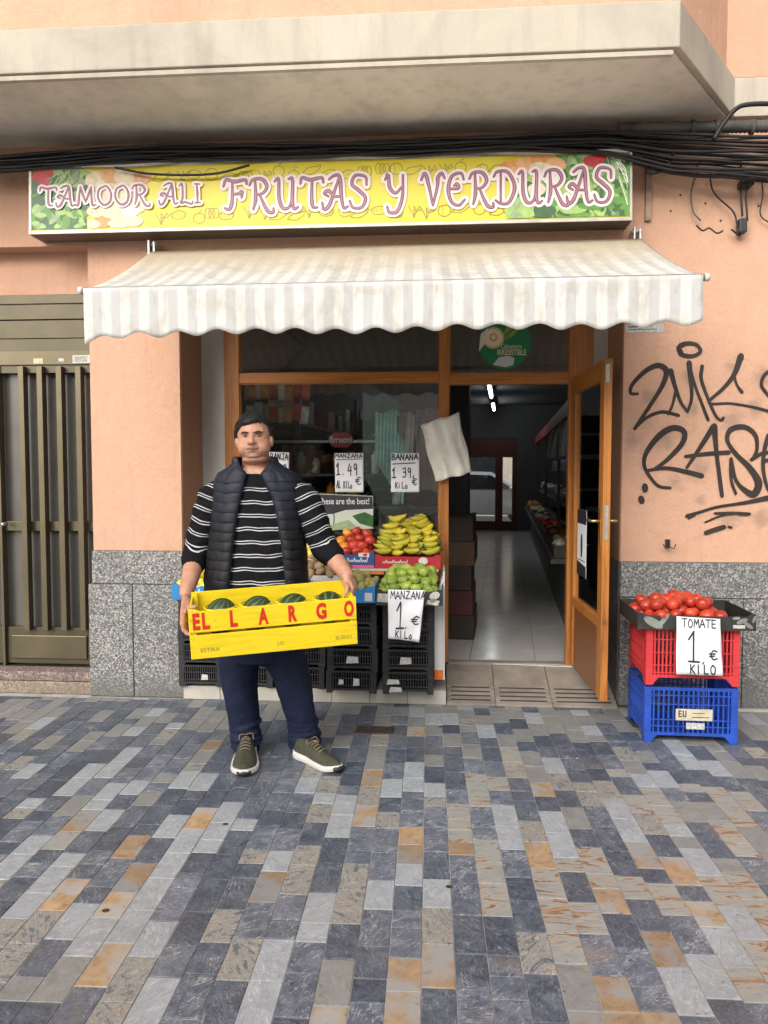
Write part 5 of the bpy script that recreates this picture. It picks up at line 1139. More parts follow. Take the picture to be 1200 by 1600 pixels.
# ---------------- fruit
def fruit_mesh(name, mat, r, prof='apple', nu=12, nv=9):
    mb = MB(); 
    rg = []
    for j in range(1, nv):
        t = PI*j/nv; rr_ = math.sin(t); z = -math.cos(t)
        if prof == 'apple': rr_ *= (1+.10*z); z = z*.86 - (.22*math.exp(-((1-z)/.10)) if z > 0 else 0)
        if prof == 'lemon': z *= 1.25; rr_ *= .92
        if prof == 'tomato': z *= .84
        if prof == 'potato': z *= .72
        rg.append([Vector((r*rr_*math.cos(2*PI*k/nu)*(1.25 if prof=='potato' else 1), r*rr_*math.sin(2*PI*k/nu), r*z)) for k in range(nu)])
    top = {'apple':.62,'lemon':1.34,'tomato':.80,'potato':.72}[prof]; bot = {'apple':-.80,'lemon':-1.34,'tomato':-.84,'potato':-.72}[prof]
    vs = [p for q in rg for p in q] + [Vector((0,0,r*bot)), Vector((0,0,r*top))]; L = len(rg)
    fs = [(i*nu+k, i*nu+(k+1)%nu, (i+1)*nu+(k+1)%nu, (i+1)*nu+k) for i in range(L-1) for k in range(nu)] + [(L*nu,(k+1)%nu,k) for k in range(nu)] + [(L*nu+1,(L-1)*nu+k,(L-1)*nu+(k+1)%nu) for k in range(nu)]
    mb.add(vs, fs); 
    return mb.mesh(name, mat, True)
def fruit_mat(name, a, b, rough=.3, speck=None):
    m = M_(name, rough, .5); n = m.noise(22, 4, .6); c = ramp(m.nt, n, [(.35,a),(.65,b)])
    rv = ramp(m.nt, m.rand, [(0,(.75,.75,.75)),(1,(1.2,1.15,1.1))]); c = mixc(m.nt, 1.0, c, rv, 'MULTIPLY')
    if speck: s = m.vor(220); c = mixc(m.nt, ramp(m.nt, s, [(.1,(.6,.6,.6)),(.2,(0,0,0))]), c, speck)
    m.col(c); m.bump(m.noise(40,3), .15, .003); return m.m
m_gapple = fruit_mat('green_apple_skin', (.20,.33,.04), (.42,.50,.10), .34, (.5,.6,.2)); m_rapple = fruit_mat('red_apple_skin', (.42,.015,.02), (.58,.09,.04), .28, (.7,.4,.2)); m_oapple = fruit_mat('orange_skin', (.75,.25,.03), (.85,.35,.05), .4)
m_tom = fruit_mat('tomato_skin', (.38,.022,.014), (.60,.075,.03), .34); m_lem = fruit_mat('lemon_skin', (.68,.55,.05), (.8,.66,.1), .4); m_pot = fruit_mat('potato_skin', (.30,.19,.10), (.45,.31,.18), .85, (.2,.12,.06)); m_pear = fruit_mat('kiwi_pear_skin', (.30,.26,.08), (.38,.36,.12), .6)
m_ban = M_('banana_skin', .45, .4); n_ = m_ban.noise(9,4); at_ = N(m_ban.nt,'ShaderNodeAttribute'); at_.attribute_name = 'tip'
c_ = ramp(m_ban.nt, n_, [(.3,(.50,.44,.04)),(.6,(.70,.56,.05)),(.8,(.50,.48,.06))]); rv_ = ramp(m_ban.nt, m_ban.rand, [(0,(.6,.72,.6)),(1,(1.12,1.05,1))]); c_ = mixc(m_ban.nt, 1.0, c_, rv_, 'MULTIPLY')
sp_ = m_ban.noise(60,4,.7); c_ = mixc(m_ban.nt, ramp(m_ban.nt, sp_, [(.62,(0,0,0)),(.68,(.8,.8,.8))]), c_, (.12,.07,.02)); c_ = mixc(m_ban.nt, at_.outputs['Fac'], c_, (.06,.045,.02)); m_ban.col(c_)
FMs = {'gapple':fruit_mesh('green_apple', m_gapple, .036), 'rapple':fruit_mesh('red_apple', m_rapple, .037), 'oapple':fruit_mesh('orange', m_oapple, .035,'tomato'), 'tom':fruit_mesh('tomato', m_tom, .0375,'tomato',14,10), 'lem':fruit_mesh('lemon', m_lem, .034,'lemon'), 'pot':fruit_mesh('potato', m_pot, .036,'potato'), 'pear':fruit_mesh('kiwi', m_pear, .028,'lemon')}
def frand(r): return Euler((r.uniform(-.7,.7), r.uniform(-.7,.7), r.uniform(0,6.28)))
def pile(key, name, label, group, cat, root, w_, dep, z0, step, layers, hump=.0, seed=1, xr=None, pick=None, tiltmax=.7, pinch=.6, back=1.0):
    """hexagonal layers of fruit in box-local space, each fruit a thing of its own"""
    r = random.Random(seed); xr = xr or (-w_/2+step*.55, w_/2-step*.55); Mx = Matrix.Translation(root.location) @ root.rotation_euler.to_matrix().to_4x4()
    out = []
    for L in range(layers):
        ins = L*step*.5; y = step*.55 + ins*back; j = 0
        while y < dep - step*.45 - ins*.6:
            x = xr[0] + ins*pinch + (step*.5 if (j+L) % 2 else 0)
            while x < xr[1] - ins*pinch + 1e-4:
                if not (L == layers-1 and r.random() < .25):
                    u_ = (x-xr[0])/(xr[1]-xr[0]+1e-6); zz = z0 + L*step*.62 + hump*math.sin(PI*max(0,min(1,u_))) + r.uniform(-.006,.006)
                    p = Mx @ Vector((x + r.uniform(-.007,.007), y + r.uniform(-.007,.007), zz)); k = key if not pick else pick(u_, r)
                    nm, lb, gp, ct = (name,label,group,cat) if not pick else PK[k]
                    o = link(nm, FMs[k], None, p); o.rotation_euler = frand(r) if tiltmax > .1 else Euler((0,0,r.uniform(0,6))); s = r.uniform(.9,1.1); o.scale = (s, s, s*r.uniform(.94,1.05)); tag(o, lb, ct, gp); out.append(o)
                x += step
            y += step*.87; j += 1
    return out
PK = {'rapple':('red_apple','shiny red apple heaped in the navy carton','red apples in the navy carton','apple'),'oapple':('orange_fruit','orange fruit at the left of the red apples in the navy carton','orange fruits beside the red apples','fruit'),
      'gapple':('green_apple','green apple heaped in the black tray by the doorway','green apples in the black tray','apple'),'pear':('kiwi','dull green brown kiwi in the blue box left of the apples','kiwis in the blue box','kiwi')}
pile('gapple','green_apple',*[PK['gapple'][1],PK['gapple'][2],'apple'], b3, w3_, .36, .075, .068, 3, .03, 11)
pile('pear','kiwi',PK['pear'][1],PK['pear'][2],'kiwi', b2, w2_, .36, .085, .056, 2, .01, 12, xr=(.02, w2_/2-.03))
pile('pot','potato','brown potato heaped in the pale carton beside the man','potatoes in the pale carton','potato', b4, w4_, .24, .06, .068, 3, .02, 13)
pile('rapple','','','','', b5, w5_+.03, .27, .085, .064, 4, .02, 14, pinch=.25, back=1.15, pick=lambda u_, r: 'oapple' if u_ < .28 and r.random() < .8 else 'rapple')
pile('lem','lemon','yellow lemon heaped in the white carton behind the man elbow','lemons in the white carton','lemon', b7, w7_, .27, .075, .068, 4, .02, 15, pinch=.1, back=1.1)
pile('lem','lemon','yellow lemon in the blue box by the granite pier','lemons in the left blue box','lemon', b1, w1_, .40, .075, .072, 2, .0, 16)
# bananas
def banana_mesh(L, r, bend):
    mb = MB(); n = 9; rg = []; tips = []; ns = 7
    for i in range(n):
        t = i/(n-1); a = (t-.5)*bend; R_ = L/bend; c = Vector((0, R_*math.sin(a), -R_*(math.cos(a)-1)))
        rad = r*[.34,.45,.80,1.0,1.04,1.02,.92,.66,.30][i]; nx = Vector((1,0,0)); nz = Vector((0, -math.sin(a), math.cos(a)))
        rg.append([c + nx*rad*math.cos(2*PI*k/ns)*.95 + nz*rad*math.sin(2*PI*k/ns) for k in range(ns)]); tips += [(.9 if i==8 else .55) if i in (0,8) else 0]*ns
    mb.rings(rg, ns); me = mb.mesh('banana', m_ban.m, True); at = me.attributes.new('tip','FLOAT','POINT'); at.data.foreach_set('value', tips); return me
bmesh_ = [banana_mesh(.130,.0195,1.0), banana_mesh(.120,.019,.8), banana_mesh(.138,.020,1.15)]
m_stem = simple('banana_stem', (.10,.085,.02), .7)
rbn = random.Random(6); Mb = Matrix.Translation(b6.location)
bspots = []
for L_, (yy_, zz_, xs_) in enumerate(((.035,.088,4),(.065,.135,4),(.105,.180,4),(.145,.222,3),(.175,.262,2))):
    for i in range(xs_):
        u_ = (i+.5)/xs_; span = w6_*(1.0 - .09*L_); bspots.append((-span/2 + span*u_, yy_, zz_ + .012*math.sin(PI*u_), u_-.5))
for k, (x, y, z, s) in enumerate(bspots):
    rt = empty('banana_bunch', 'bunch of yellow green bananas heaped in the red carton', 'bananas', Mb @ Vector((x, y, z)), 'banana bunches in the red carton', 0)
    rt.rotation_euler = (rbn.uniform(-.1,.1), rbn.uniform(-.15,.15) + s*.5, rbn.uniform(-.75,.75) + (PI if rbn.random() < .5 else 0))
    for q in range(5):
        bo = link('banana', bmesh_[rbn.randrange(3)], rt); o_ = q-2
        bo.location = (rbn.uniform(-.006,.006), (q//2-.8)*.036, .031*(q%2) + .004*q); bo.rotation_euler = (0, rbn.uniform(-.1,.1), PI/2 + o_*.10 + rbn.uniform(-.06,.06)); bo.rotation_euler.y = 0
        bo.rotation_euler.x = rbn.uniform(-.2,.2)
    MB().ball((-.066,.0,.018),(.012,.026,.016),nu=8,nv=6).build('crown', m_stem, rt, True)
# ================================================================== TOMATO STAND ON THE RIGHT
m_redp = simple('red_crate_plastic', (.60,.045,.05), .38, .12, 6); m_blup = simple('blue_crate_plastic', (.02,.075,.42), .38, .25, 9)
YT = 4.13
pa, pb = G(1008,1160), G(1152,1163); YT = (pa.y+pb.y)/2
wT = pb.x - pa.x; hT = U(1080,1072,YT).z; dT = .40
RZ = -.02
blu = crate_proto('plastic_crate', wT, dT, hT-.012, m_blup, 16, [.42,.70,.30,.86], label='scuffed blue plastic crate standing on the pavement under the red one', cat='crate', slat=.008, rail=.016)
blu.location = ((pa.x+pb.x)/2, YT+dT/2, .001); blu.rotation_euler.z = RZ
red_z = hT + .002; hR = U(1080,985,YT).z - red_z + .01
red = crate_proto('plastic_crate', wT, dT, hR, m_redp, 20, [.35,.57,.80,.22], label='red plastic crate on top of the blue crate under the tomatoes', cat='crate', slat=.009, rail=.014)
red.location = ((pa.x+pb.x)/2 + .003, YT+dT/2, red_z); red.rotation_euler.z = RZ
red_solid = MB().box((-wT*.14,-dT/2-.002,hR*.16),(wT*.14,-dT/2+.006,hR*.3)); red_solid.build('label_panel', m_redp, red)
for pz_, pw_, px_ in ((hT*.40,.19,.02),): 
    lb_ = MB().box((px_-.10,-dT/2-.006,hT*.40),(px_+.09,-dT/2-.0035,hT*.60)).build('paper_label', simple('yellowed_label',(.55,.50,.36),.7,.2,20), blu)
    ik = Ink(lambda x,y,h: Vector((x,-dT/2-.006-h,y)),.0006); hand(ik,'EU',px_-.085,px_-.04,hT*.46,hT*.56,.006,0); ik.stroke([(px_-.015,hT*.46),(px_+.07,hT*.46)],.004,0,smooth=False); ik.stroke([(px_-.015,hT*.53),(px_+.05,hT*.53)],.003,0,smooth=False); ik.mb.build('print', m_ink, lb_)
    MB().box((px_-.045,-dT/2-.006,hT*.25),(px_+.05,-dT/2-.0035,hT*.36)).build('paper_label', m_stickw, blu)
zt = red_z + hR + .003
ttray, wtt = tray('tomato_tray', 'black printed carton tray of tomatoes on top of the red crate', 998, 1183, YT-.05, .46, zt, .085, [m_dkc], t=.005)
ttray.rotation_euler.z = RZ
on_front(ttray, lambda ik: (ik.disc((-.22,.035),.055,.022,0,-.5), ik.disc((-.17,.045),.05,.012,0,.9), ik.disc((.23,.05),.03,.012,0,.4), ik.disc((.26,.03),.03,.01,0,-.6), ik.disc((.20,.065),.02,.008,0,.1), ik.poly([(.185,.012),(.245,.012),(.245,.03),(.185,.03)],1), ik.disc((.29,.06),.02,.008,0,1.2)), [m_ltgreen, m_stickw])
pile('tom','tomato','ripe red tomato heaped in the tray on the red crate','tomatoes in the tray','tomato', ttray, wtt, .46, .055, .076, 2, .022, 21, xr=(-wtt/2+.06, wtt/2-.13))
card([(1057,963),(1125,967),(1129,1056),(1056,1053)], YT-.062, 'large white card reading TOMATE 1 KILO hung on the red crate', [('TOMATE',.12,.93,.17,.03,1.6),('1',.28,.62,.76,.23,2.4),(',',.55,.8,.78,.7,1.8),('€',.72,.94,.72,.55,1.8),('KILO',.3,.88,.98,.82,1.8)], 'price cards', .006)
card([(606,921),(664,922),(655,1003),(607,997)], 4.42, 'curled white card reading MANZANA 1 KILO hung on the black apple tray', [('MANZANA',.08,1.05,.18,.03,1.3),('1',.25,.6,.78,.27,2.0),("'",.5,.7,.85,.75,1.5),('€',.7,.98,.68,.5,1.5),('KILo',.22,.8,.96,.82,1.5)], 'price cards', .012)
# ================================================================== YELLOW CRATE
fl_b, fr_b = U(299,1031,3.30), U(559,1006,3.50); fl_t = U(296,946,3.30)
ex = (fr_b-fl_b); CW = ex.length; ex.normalize(); ezt = Vector((-.0,-.10,1)).normalized(); ey = ezt.cross(ex).normalized(); ez = ex.cross(ey).normalized()
CM = Matrix((( ex.x,ey.x,ez.x,fl_b.x),(ex.y,ey.y,ez.y,fl_b.y),(ex.z,ey.z,ez.z,fl_b.z),(0,0,0,1)))
CH = .228; CD = .32
_m = M_('yellow_crate_paint', .5, .4); _g = _m.noise(5, 5, .6, stretch=(1,12,12)); _s = _m.noise(14, 5, .7)
_c = ramp(_m.nt, _g, [(.3,(.70,.51,.010)),(.5,(.80,.60,.013)),(.75,(.84,.66,.03))]); _c = mixc(_m.nt, ramp(_m.nt, _s, [(.62,(0,0,0)),(.72,(.5,.5,.5))]), _c, (.50,.36,.03)); _m.col(_c); _m.bump(_g, .25, .002); m_ycr = _m.m; m_redl = simple('red_lettering', (.62,.025,.012), .5, .12, 30); m_oliv = simple('faded_olive_print', (.30,.24,.03), .6)
yc = empty('yellow_crate', 'bright yellow melon crate with red letters held by the man', 'crate', (0,0,0)); yc.matrix_world = CM
t = .009
def yb(nm, a, b, m=None, bevel=.002): return MB().box(a, b).build(nm, m or m_ycr, yc, bevel=bevel)
yb('front_slat', (.0,0,0),(CW,t,CH*.475)); 
MB().prism([(0,0,CH*.53),(CW,0,CH*.53),(CW,0,CH*.99),(CW-.02,0,CH*.97),(.05,0,CH*.955),(.035,0,CH*.99),(0,0,CH*1.02)], (0,t,0)).build('front_slat', m_ycr, yc, bevel=.002)
yb('back_slat', (0,CD-t,0),(CW,CD,CH*.475)); yb('back_slat', (0,CD-t,CH*.53),(CW,CD,CH*1.0))
for x in (0, CW-t): yb('end_panel', (x,t,0),(x+t,CD-t,CH*.93))
for x in (t, CW-t-.022):
    for y in (t+.0005, CD-t-.0225): yb('corner_post', (x,y,.002),(x+.022,y+.022,CH*.985))
yb('crate_base', (t,t,.001),(CW-t,CD-t,.008)); 
fz = lambda x,y,h: Vector((x,-h,y))
XS = [(.137,.5,'E'),(.213,.5,'L')]
def xf(px): return (px-297)/(557-297)*CW
for ch, x0_, x1_ in (('E',303,314),('L',317,328.5),('L',359,370.5),('A',402,418),('R',449,462.5),('G',492.5,509),('O',537,553)):
    mb = MB(); put_text(mb, ch, lambda x,y,h: Vector((x,-.0012-h,y)), xf(x0_), xf(x1_), CH*.585, CH*.925, .0, 0, bold=.05, ex=0)
    # give the stencil letters a little paint thickness by a second layer
    mb.build('letter', m_redl, yc)
for wd_, x0_, x1_ in (('ESTIRA',312,341),('LO',430,440),('BUENO',522,548)):
    mb = MB(); put_text(mb, wd_, lambda x,y,h: Vector((x,-.0008-h,y)), xf(x0_), xf(x1_), CH*.13, CH*.21, 0, 0, bold=.01); mb.build('lettering', m_oliv, yc)
rst = random.Random(12)
stp = MB()
for k in range(26):
    x = rst.choice([.012,.02,CW/2,CW-.012,CW-.02]) + rst.uniform(-.004,.004); z = rst.uniform(.01, CH*.93); stp.box((x-.006,-.0012,z-.0007),(x+.006,-.0002,z+.0007))
tag(stp.build('staples', m_metal, yc), kind='stuff')
# melons in the crate, each in a yellow ring
mm = M_('striped_melon_skin', .35, .4); tcx = N(mm.nt,'ShaderNodeSeparateXYZ'); mm.nt.links.new(mm.raw, tcx.inputs[0])
an = math_(mm.nt,'ARCTAN2', tcx.outputs[0], tcx.outputs[1]); an = math_(mm.nt,'ADD', an, math_(mm.nt,'MULTIPLY', mm.noise(26,4,.6), .38)); sn = math_(mm.nt,'SINE', math_(mm.nt,'MULTIPLY', an, 13))
mm.col(ramp(mm.nt, sn, [(.0,(.025,.05,.018)),(.5,(.03,.06,.02)),(.8,(.07,.11,.035)),(1,(.12,.16,.06))]))
mel = MB().ball((0,0,0),(.077,.077,.088),nu=24,nv=16).mesh('melon', mm.m, True); ringm = MB().tube([(.074*math.cos(a),.074*math.sin(a),0) for a in np.linspace(0,2*PI,29)], .0045, 6, caps=False).mesh('melon_ring', m_ycr, True)
for k, px_ in enumerate((341,398,456,517)):
    c = Vector((xf(px_)+.01, .175, CH-.092)); o = link('melon', mel); o.matrix_world = CM @ Matrix.Translation(c) @ Euler((.5*k,.3,k)).to_matrix().to_4x4()
    tag(o, ['dark green melon, leftmost in the yellow crate','dark green melon second from the left in the yellow crate','dark green melon third from the left in the yellow crate','dark green melon, rightmost in the yellow crate'][k], 'melon', 'melons in the yellow crate')
    r_ = link('divider_ring', ringm, yc, c + Vector((0,0,.05)))
# ================================================================== PERSON
YM = 3.88
def remesh(mb, name, vox, smooth=4):
    me = mb.mesh(name, m_blk); o = link(name, me); r = o.modifiers.new('r','REMESH'); r.mode = 'VOXEL'; r.voxel_size = vox; r.use_smooth_shade = True
    s = o.modifiers.new('s','SMOOTH'); s.factor = .5; s.iterations = smooth
    dg = bpy.context.evaluated_depsgraph_get(); out = bpy.data.meshes.new_from_object(o.evaluated_get(dg)); bpy.data.objects.remove(o); out.materials.clear(); out.name = name
    out.polygons.foreach_set('use_smooth', [True]*len(out.polygons)); return out
def co(me): a = np.empty(len(me.vertices)*3, np.float64); me.vertices.foreach_get('co', a); return a.reshape(-1,3)
def setco(me, a): me.vertices.foreach_set('co', a.reshape(-1)); me.update()
def nrm(me): a = np.empty(len(me.vertices)*3, np.float64); me.vertex_normals.foreach_get('vector', a); return a.reshape(-1,3)
def capsule(mb, pts, rs, n=16):
    """rounded tapered limb through pts"""
    P = [Vector(p) for p in pts]; rs = list(rs)
    d0 = (P[0]-P[1]).normalized(); d1 = (P[-1]-P[-2]).normalized()
    PP = [P[0]+d0*rs[0]*.98, P[0]+d0*rs[0]*.7] + P + [P[-1]+d1*rs[-1]*.7, P[-1]+d1*rs[-1]*.98]; RS = [rs[0]*.15, rs[0]*.72] + rs + [rs[-1]*.72, rs[-1]*.15]
    mb.tube(PP, RS, n)
def smooth_chain(pts, rs, n=4):
    P = spline([tuple(p)+(r,) for p, r in zip(pts, rs)], n); return [Vector(p[:3]) for p in P], [p[3] for p in P]
def oval(c, rx, ry, n=28, sq=2.3, tw=0):
    out = []
    for k in range(n):
        a = 2*PI*k/n; ca, sa = math.cos(a), math.sin(a)
        out.append(Vector((c.x + rx*math.copysign(abs(ca)**(2/sq), ca), c.y + ry*math.copysign(abs(sa)**(2/sq), sa), c.z)))
    return out
# torso rings: (py, centre px, half width m, half depth m, dy)
TR = [(716,399,.083,.090,.0),(724,400,.088,.090,.0),(732,401,.120,.092,.00),(741,402,.172,.100,.00),(750,403,.190,.108,.0),(762,403,.198,.115,.0),(778,403,.202,.122,.0),(800,403,.206,.135,-.005),(830,403,.216,.145,-.012),(865,403,.226,.158,-.022),(900,403,.236,.170,-.03),(930,403,.238,.172,-.03),(965,404,.228,.160,-.015),(1000,405,.205,.145,0),(1030,406,.180,.135,.005)]
def torso_rings(grow=0.0, top=0, bot=99, n=28):
    rg = []
    for (py,px,rx,ry,dy) in TR[top:bot]:
        c = U(px,py,YM); rg.append(oval(Vector((c.x, YM+dy, c.z)), rx+grow, ry+grow, n))
    return rg[::-1]
ZT = [U(403,t_[0],YM).z for t_ in TR]
# arms
sL, eL, wL = U(333,778,YM+.0), U(309,858,YM-.03), U(291,927,3.60)
sR, eR, wR = U(474,778,YM+.0), U(508,855,YM-.02), U(542,898,3.70)
hL, hR_ = U(290,945,3.53), U(549,915,3.67)
# legs
def lg(px,py,Y): return U(px,py,Y)
legL = [U(383,1000,YM), U(378,1060,YM-.02), U(379,1105,YM-.02), U(384,1168,YM-.01)]
legR = [U(440,1000,YM), U(452,1060,YM-.0), U(466,1105,YM+.0), U(476,1166,YM+.02)]
gL, gR = G(382,1190), G(480,1186)
body = MB()
body.rings(torso_rings(-.022, 2), 28)
for s_, e_, w__, h__ in ((sL,eL,wL,hL),(sR,eR,wR,hR_)):
    P, R_ = smooth_chain([s_, s_.lerp(e_,.5), e_, e_.lerp(w__,.35), w__], [.055,.052,.052,.051,.034], 4); capsule(body, P, R_)
for L_ in (legL, legR):
    P, R_ = smooth_chain(L_ + [Vector((L_[-1].x - (.02 if L_ is legR else 0), L_[-1].y+.01, .07))], [.085,.075,.058,.042,.030], 4); capsule(body, P, R_)
for L_, g_, t_ in ((legL, gL, U(381,1215,3.66)),(legR, gR, U(522,1205,3.74))):
    capsule(body, [Vector((L_[-1].x, L_[-1].y, .07)), Vector((t_.x, t_.y, .040)).lerp(Vector((L_[-1].x, L_[-1].y, .07)), .6)], [.024,.016], 12)
# neck and head
HC = U(397,688,YM-.035); tilt = Matrix.Rotation(-.045,4,'Y') @ Matrix.Rotation(.10,4,'Z')
def H(x, y, z): return HC + (tilt @ Vector((x,y,z)))
def hball(x,y,z,rx,ry,rz,mb=body,nu=24,nv=16): mb.ball(H(x,y,z), (rx,ry,rz), nu=nu, nv=nv, M=tilt)
capsule(body, [U(402,752,YM+.02), U(401,730,YM+.01), U(399,700,YM)], [.080,.074,.066], 20)
hball(0,.012,.026,.083,.100,.098); hball(0,-.010,-.030,.083,.084,.085); hball(0,-.022,-.056,.070,.064,.050); hball(0,-.050,-.078,.040,.034,.024)
for s_ in (-1,1): hball(s_*.036,-.038,-.040,.042,.046,.046)
hball(0,-.012,-.094,.064,.062,.030)   # soft under-chin
capsule(body, [H(0,-.082,.026), H(0,-.098,.006), H(0,-.106,-.012)], [.0105,.0125,.0150], 12); 
for s_ in (-1,1): hball(s_*.0135,-.096,-.015,.0095,.011,.008, nu=12, nv=8)
capsule(body, [H(-.048,-.064,.040), H(-.024,-.080,.041), H(0,-.082,.038), H(.024,-.080,.041), H(.048,-.064,.040)], [.010]*5, 10)
capsule(body, [H(-.031,-.080,-.0445), H(-.010,-.0895,-.042), H(0,-.089,-.043), H(.010,-.0895,-.042), H(.031,-.080,-.0445)], [.0030,.0048,.0048,.0048,.0030], 10)
capsule(body, [H(-.022,-.080,-.0520), H(0,-.0895,-.0550), H(.022,-.080,-.0520)], [.0035,.0062,.0035], 10)
for s_ in (-1,1): hball(s_*.087,.010,-.004,.010,.019,.033, nu=14, nv=10)
# hands: palm, four fingers, thumb
def hand_geo(w0, k0, across, down, curl, palm_n, L=1.0):
    """w0 wrist, k0 centre of the knuckle row, across = unit along the row towards the little finger, down = finger direction, curl = direction fingers bend"""
    for i in range(4):
        q = (i-1.5)*.0205; body_k = k0 + across*q
        capsule(body, [w0.lerp(k0,.12) + across*q*.55, w0.lerp(k0,.6) + across*q*.9, body_k], [.0165,.0155,.0125], 10)
    ln = [.072,.080,.075,.060]
    for i in range(4):
        q = (i-1.5)*.0225; b0 = k0 + across*q; l = ln[i]*L
        p1 = b0 + down*l*.45 + curl*l*.08; p2 = p1 + down*l*.25 + curl*l*.24; p3 = p2 + down*.03*l + curl*l*.28
        capsule(body, [b0, p1, p2, p3], [.0105,.0098,.0088,.0078], 10)
def nz(v): return Vector(v).normalized()
# viewer-left hand: clasps the left end panel from outside, fingers curled under the slot
cL = CM @ Vector((0,.13,CH*.62)); downL = nz((.10,-.18,-1)); accL = nz((-.12,1,-.1))
kL = CM @ Vector((-.026,.075,CH*.66)); hand_geo(wL, kL, accL, downL, nz((1,-.05,-.05)), None, .86)
capsule(body, [wL.lerp(kL,.25)+Vector((.01,-.012,0)), wL.lerp(kL,.6)+Vector((.022,-.022,.004)), CM @ Vector((.006,.02,CH*1.02)), CM @ Vector((.034,.024,CH*1.03))], [.017,.0145,.0115,.0095], 10)
# viewer-right hand: clasps the right end panel, fingers outside pointing down
kR = CM @ Vector((CW+.022,.20,CH*.96)); downR = nz((.05,-.30,-1)); accR = nz((.10,1,.1))
hand_geo(wR, kR, accR, downR, nz((-1,-.1,-.05)), None)
capsule(body, [wR.lerp(kR,.25)+Vector((-.012,-.012,0)), wR.lerp(kR,.65)+Vector((-.026,-.02,.0)), CM @ Vector((CW-.018,.14,CH*1.02)), CM @ Vector((CW-.03,.115,CH*.93))], [.017,.0145,.0115,.0095], 10)
bm = remesh(body, 'person', .0038, 3)
A_ = co(bm); Nn = nrm(bm)
TI = np.array(tilt.to_3x3().inverted()); HL = (A_ - np.array(HC)) @ TI.T       # head-local coordinates
def gz(cx, cz, sx, sz, front=True):
    g = np.exp(-((HL[:,0]-cx)/sx)**2 - ((HL[:,2]-cz)/sz)**2); return g * ((HL[:,1] < -.03) if front else 1)
disp = np.zeros((len(A_),3)); 
def push(g, v): 
    global disp
    disp = disp + g[:,None]*np.array(v)[None,:]
for s_ in (-1,1):
    push(gz(s_*.033,.020,.0165,.0095), (0,.0125,0))          # eye sockets
    push(gz(s_*.031,.004,.018,.006), (0,-.0022,0))           # bags under the eyes
    push(gz(s_*.034,-.036,.006,.02), (0,.0028,0)) ; push(gz(s_*.028,-.022,.005,.014), (0,.003,0))  # folds from nose to mouth
    push(gz(s_*.025,-.050,.008,.006), (0,.003,0))
push(gz(0,-.0482,.031,.0026), (0,.005,0)); push(gz(0,-.064,.018,.006), (0,.003,0))
push(gz(0,-.092,.05,.005), (0,.004,0))
A2 = A_ + disp @ np.array(tilt.to_3x3()).T; setco(bm, A2)
lip = np.clip(np.exp(-((HL[:,0])/.020)**4 - ((HL[:,2]+.048)/.0085)**4) * (HL[:,1] < -.05), 0, 1)
stub = np.clip(np.exp(-((HL[:,0])/.060)**4 - ((HL[:,2]+.072)/.038)**4) * (HL[:,1] < -.0), 0, 1)
eye_sh = sum(np.exp(-((HL[:,0]-s_*.033)/.020)**4 - ((HL[:,2]-.019)/.010)**4) for s_ in (-1,1)) * (HL[:,1] < -.03)  # shade of the eye sockets, mixed darker into the skin colour
for nm_, arr in (('lip',lip),('stubble',stub),('lid',eye_sh)):
    at = bm.attributes.new(nm_,'FLOAT','POINT'); at.data.foreach_set('value', arr.astype(np.float32))
ms_ = M_('skin', .5, .4); nt_ = ms_.nt; base = ramp(nt_, ms_.noise(28,4,.6), [(.3,(.40,.20,.125)),(.7,(.52,.28,.185))])
base = mixc(nt_, ramp(nt_, ms_.noise(7,3), [(.5,(0,0,0)),(.8,(.4,.4,.4))]), base, (.50,.22,.16))
def att(nm_): a = N(nt_,'ShaderNodeAttribute'); a.attribute_name = nm_; return a.outputs['Fac']
base = mixc(nt_, math_(nt_,'MULTIPLY', att('lip'), .8), base, (.30,.10,.085)); base = mixc(nt_, math_(nt_,'MULTIPLY', att('stubble'), .42), base, (.20,.13,.10)); base = mixc(nt_, math_(nt_,'MULTIPLY', att('lid'), .3), base, (.20,.09,.06))
ms_.col(base); ms_.bump(ms_.noise(170,3), .12, .001); ms_.b.inputs['Subsurface Weight'].default_value = .12; ms_.b.inputs['Subsurface Radius'].default_value = (.012,.005,.003); ms_.b.inputs['Subsurface Scale'].default_value = 1
bm.materials.append(ms_.m)
man = link('person', bm); tag(man, 'stocky man in a dark quilted vest over a striped jumper holding the yellow crate', 'person')
man.name = 'person'
# eyes, brows
m_eye = simple('eye_white', (.55,.50,.46), .25, .05, 20); m_iris = simple('dark_iris', (.02,.012,.008), .15); m_hair = simple('black_hair', (.006,.0055,.0055), .6, .4, 60, bump=.4, bscale=140, bdist=.004)
for s_ in (-1,1):
    e = MB().ball(H(s_*.033,-.0665,.0195), (.0135,.0105,.0064), nu=16, nv=10, M=tilt).build('eye', m_eye, man, True)
    MB().ball(H(s_*.033+.001,-.0755,.0192), (.0060,.0030,.0056), nu=12, nv=8, M=tilt).build('iris', m_iris, e, True)
    lidm = MB(); P, R_ = smooth_chain([H(s_*.033-.0145,-.069,.0185), H(s_*.033-.006,-.0775,.0245), H(s_*.033+.006,-.0775,.0245), H(s_*.033+.0145,-.069,.0185)], [.0015,.0026,.0026,.0015], 4); capsule(lidm, P, R_, 8); lidm.build('eyelid', m_hair if False else ms_.m, man, True)
    bw = MB(); P, R_ = smooth_chain([H(s_*.013,-.0865,.034), H(s_*.028,-.0870,.0375), H(s_*.042,-.079,.038), H(s_*.053,-.066,.032)], [.0026,.0042,.0034,.0014], 4); capsule(bw, P, R_, 8); bw.build('eyebrow', m_hair, man, True)
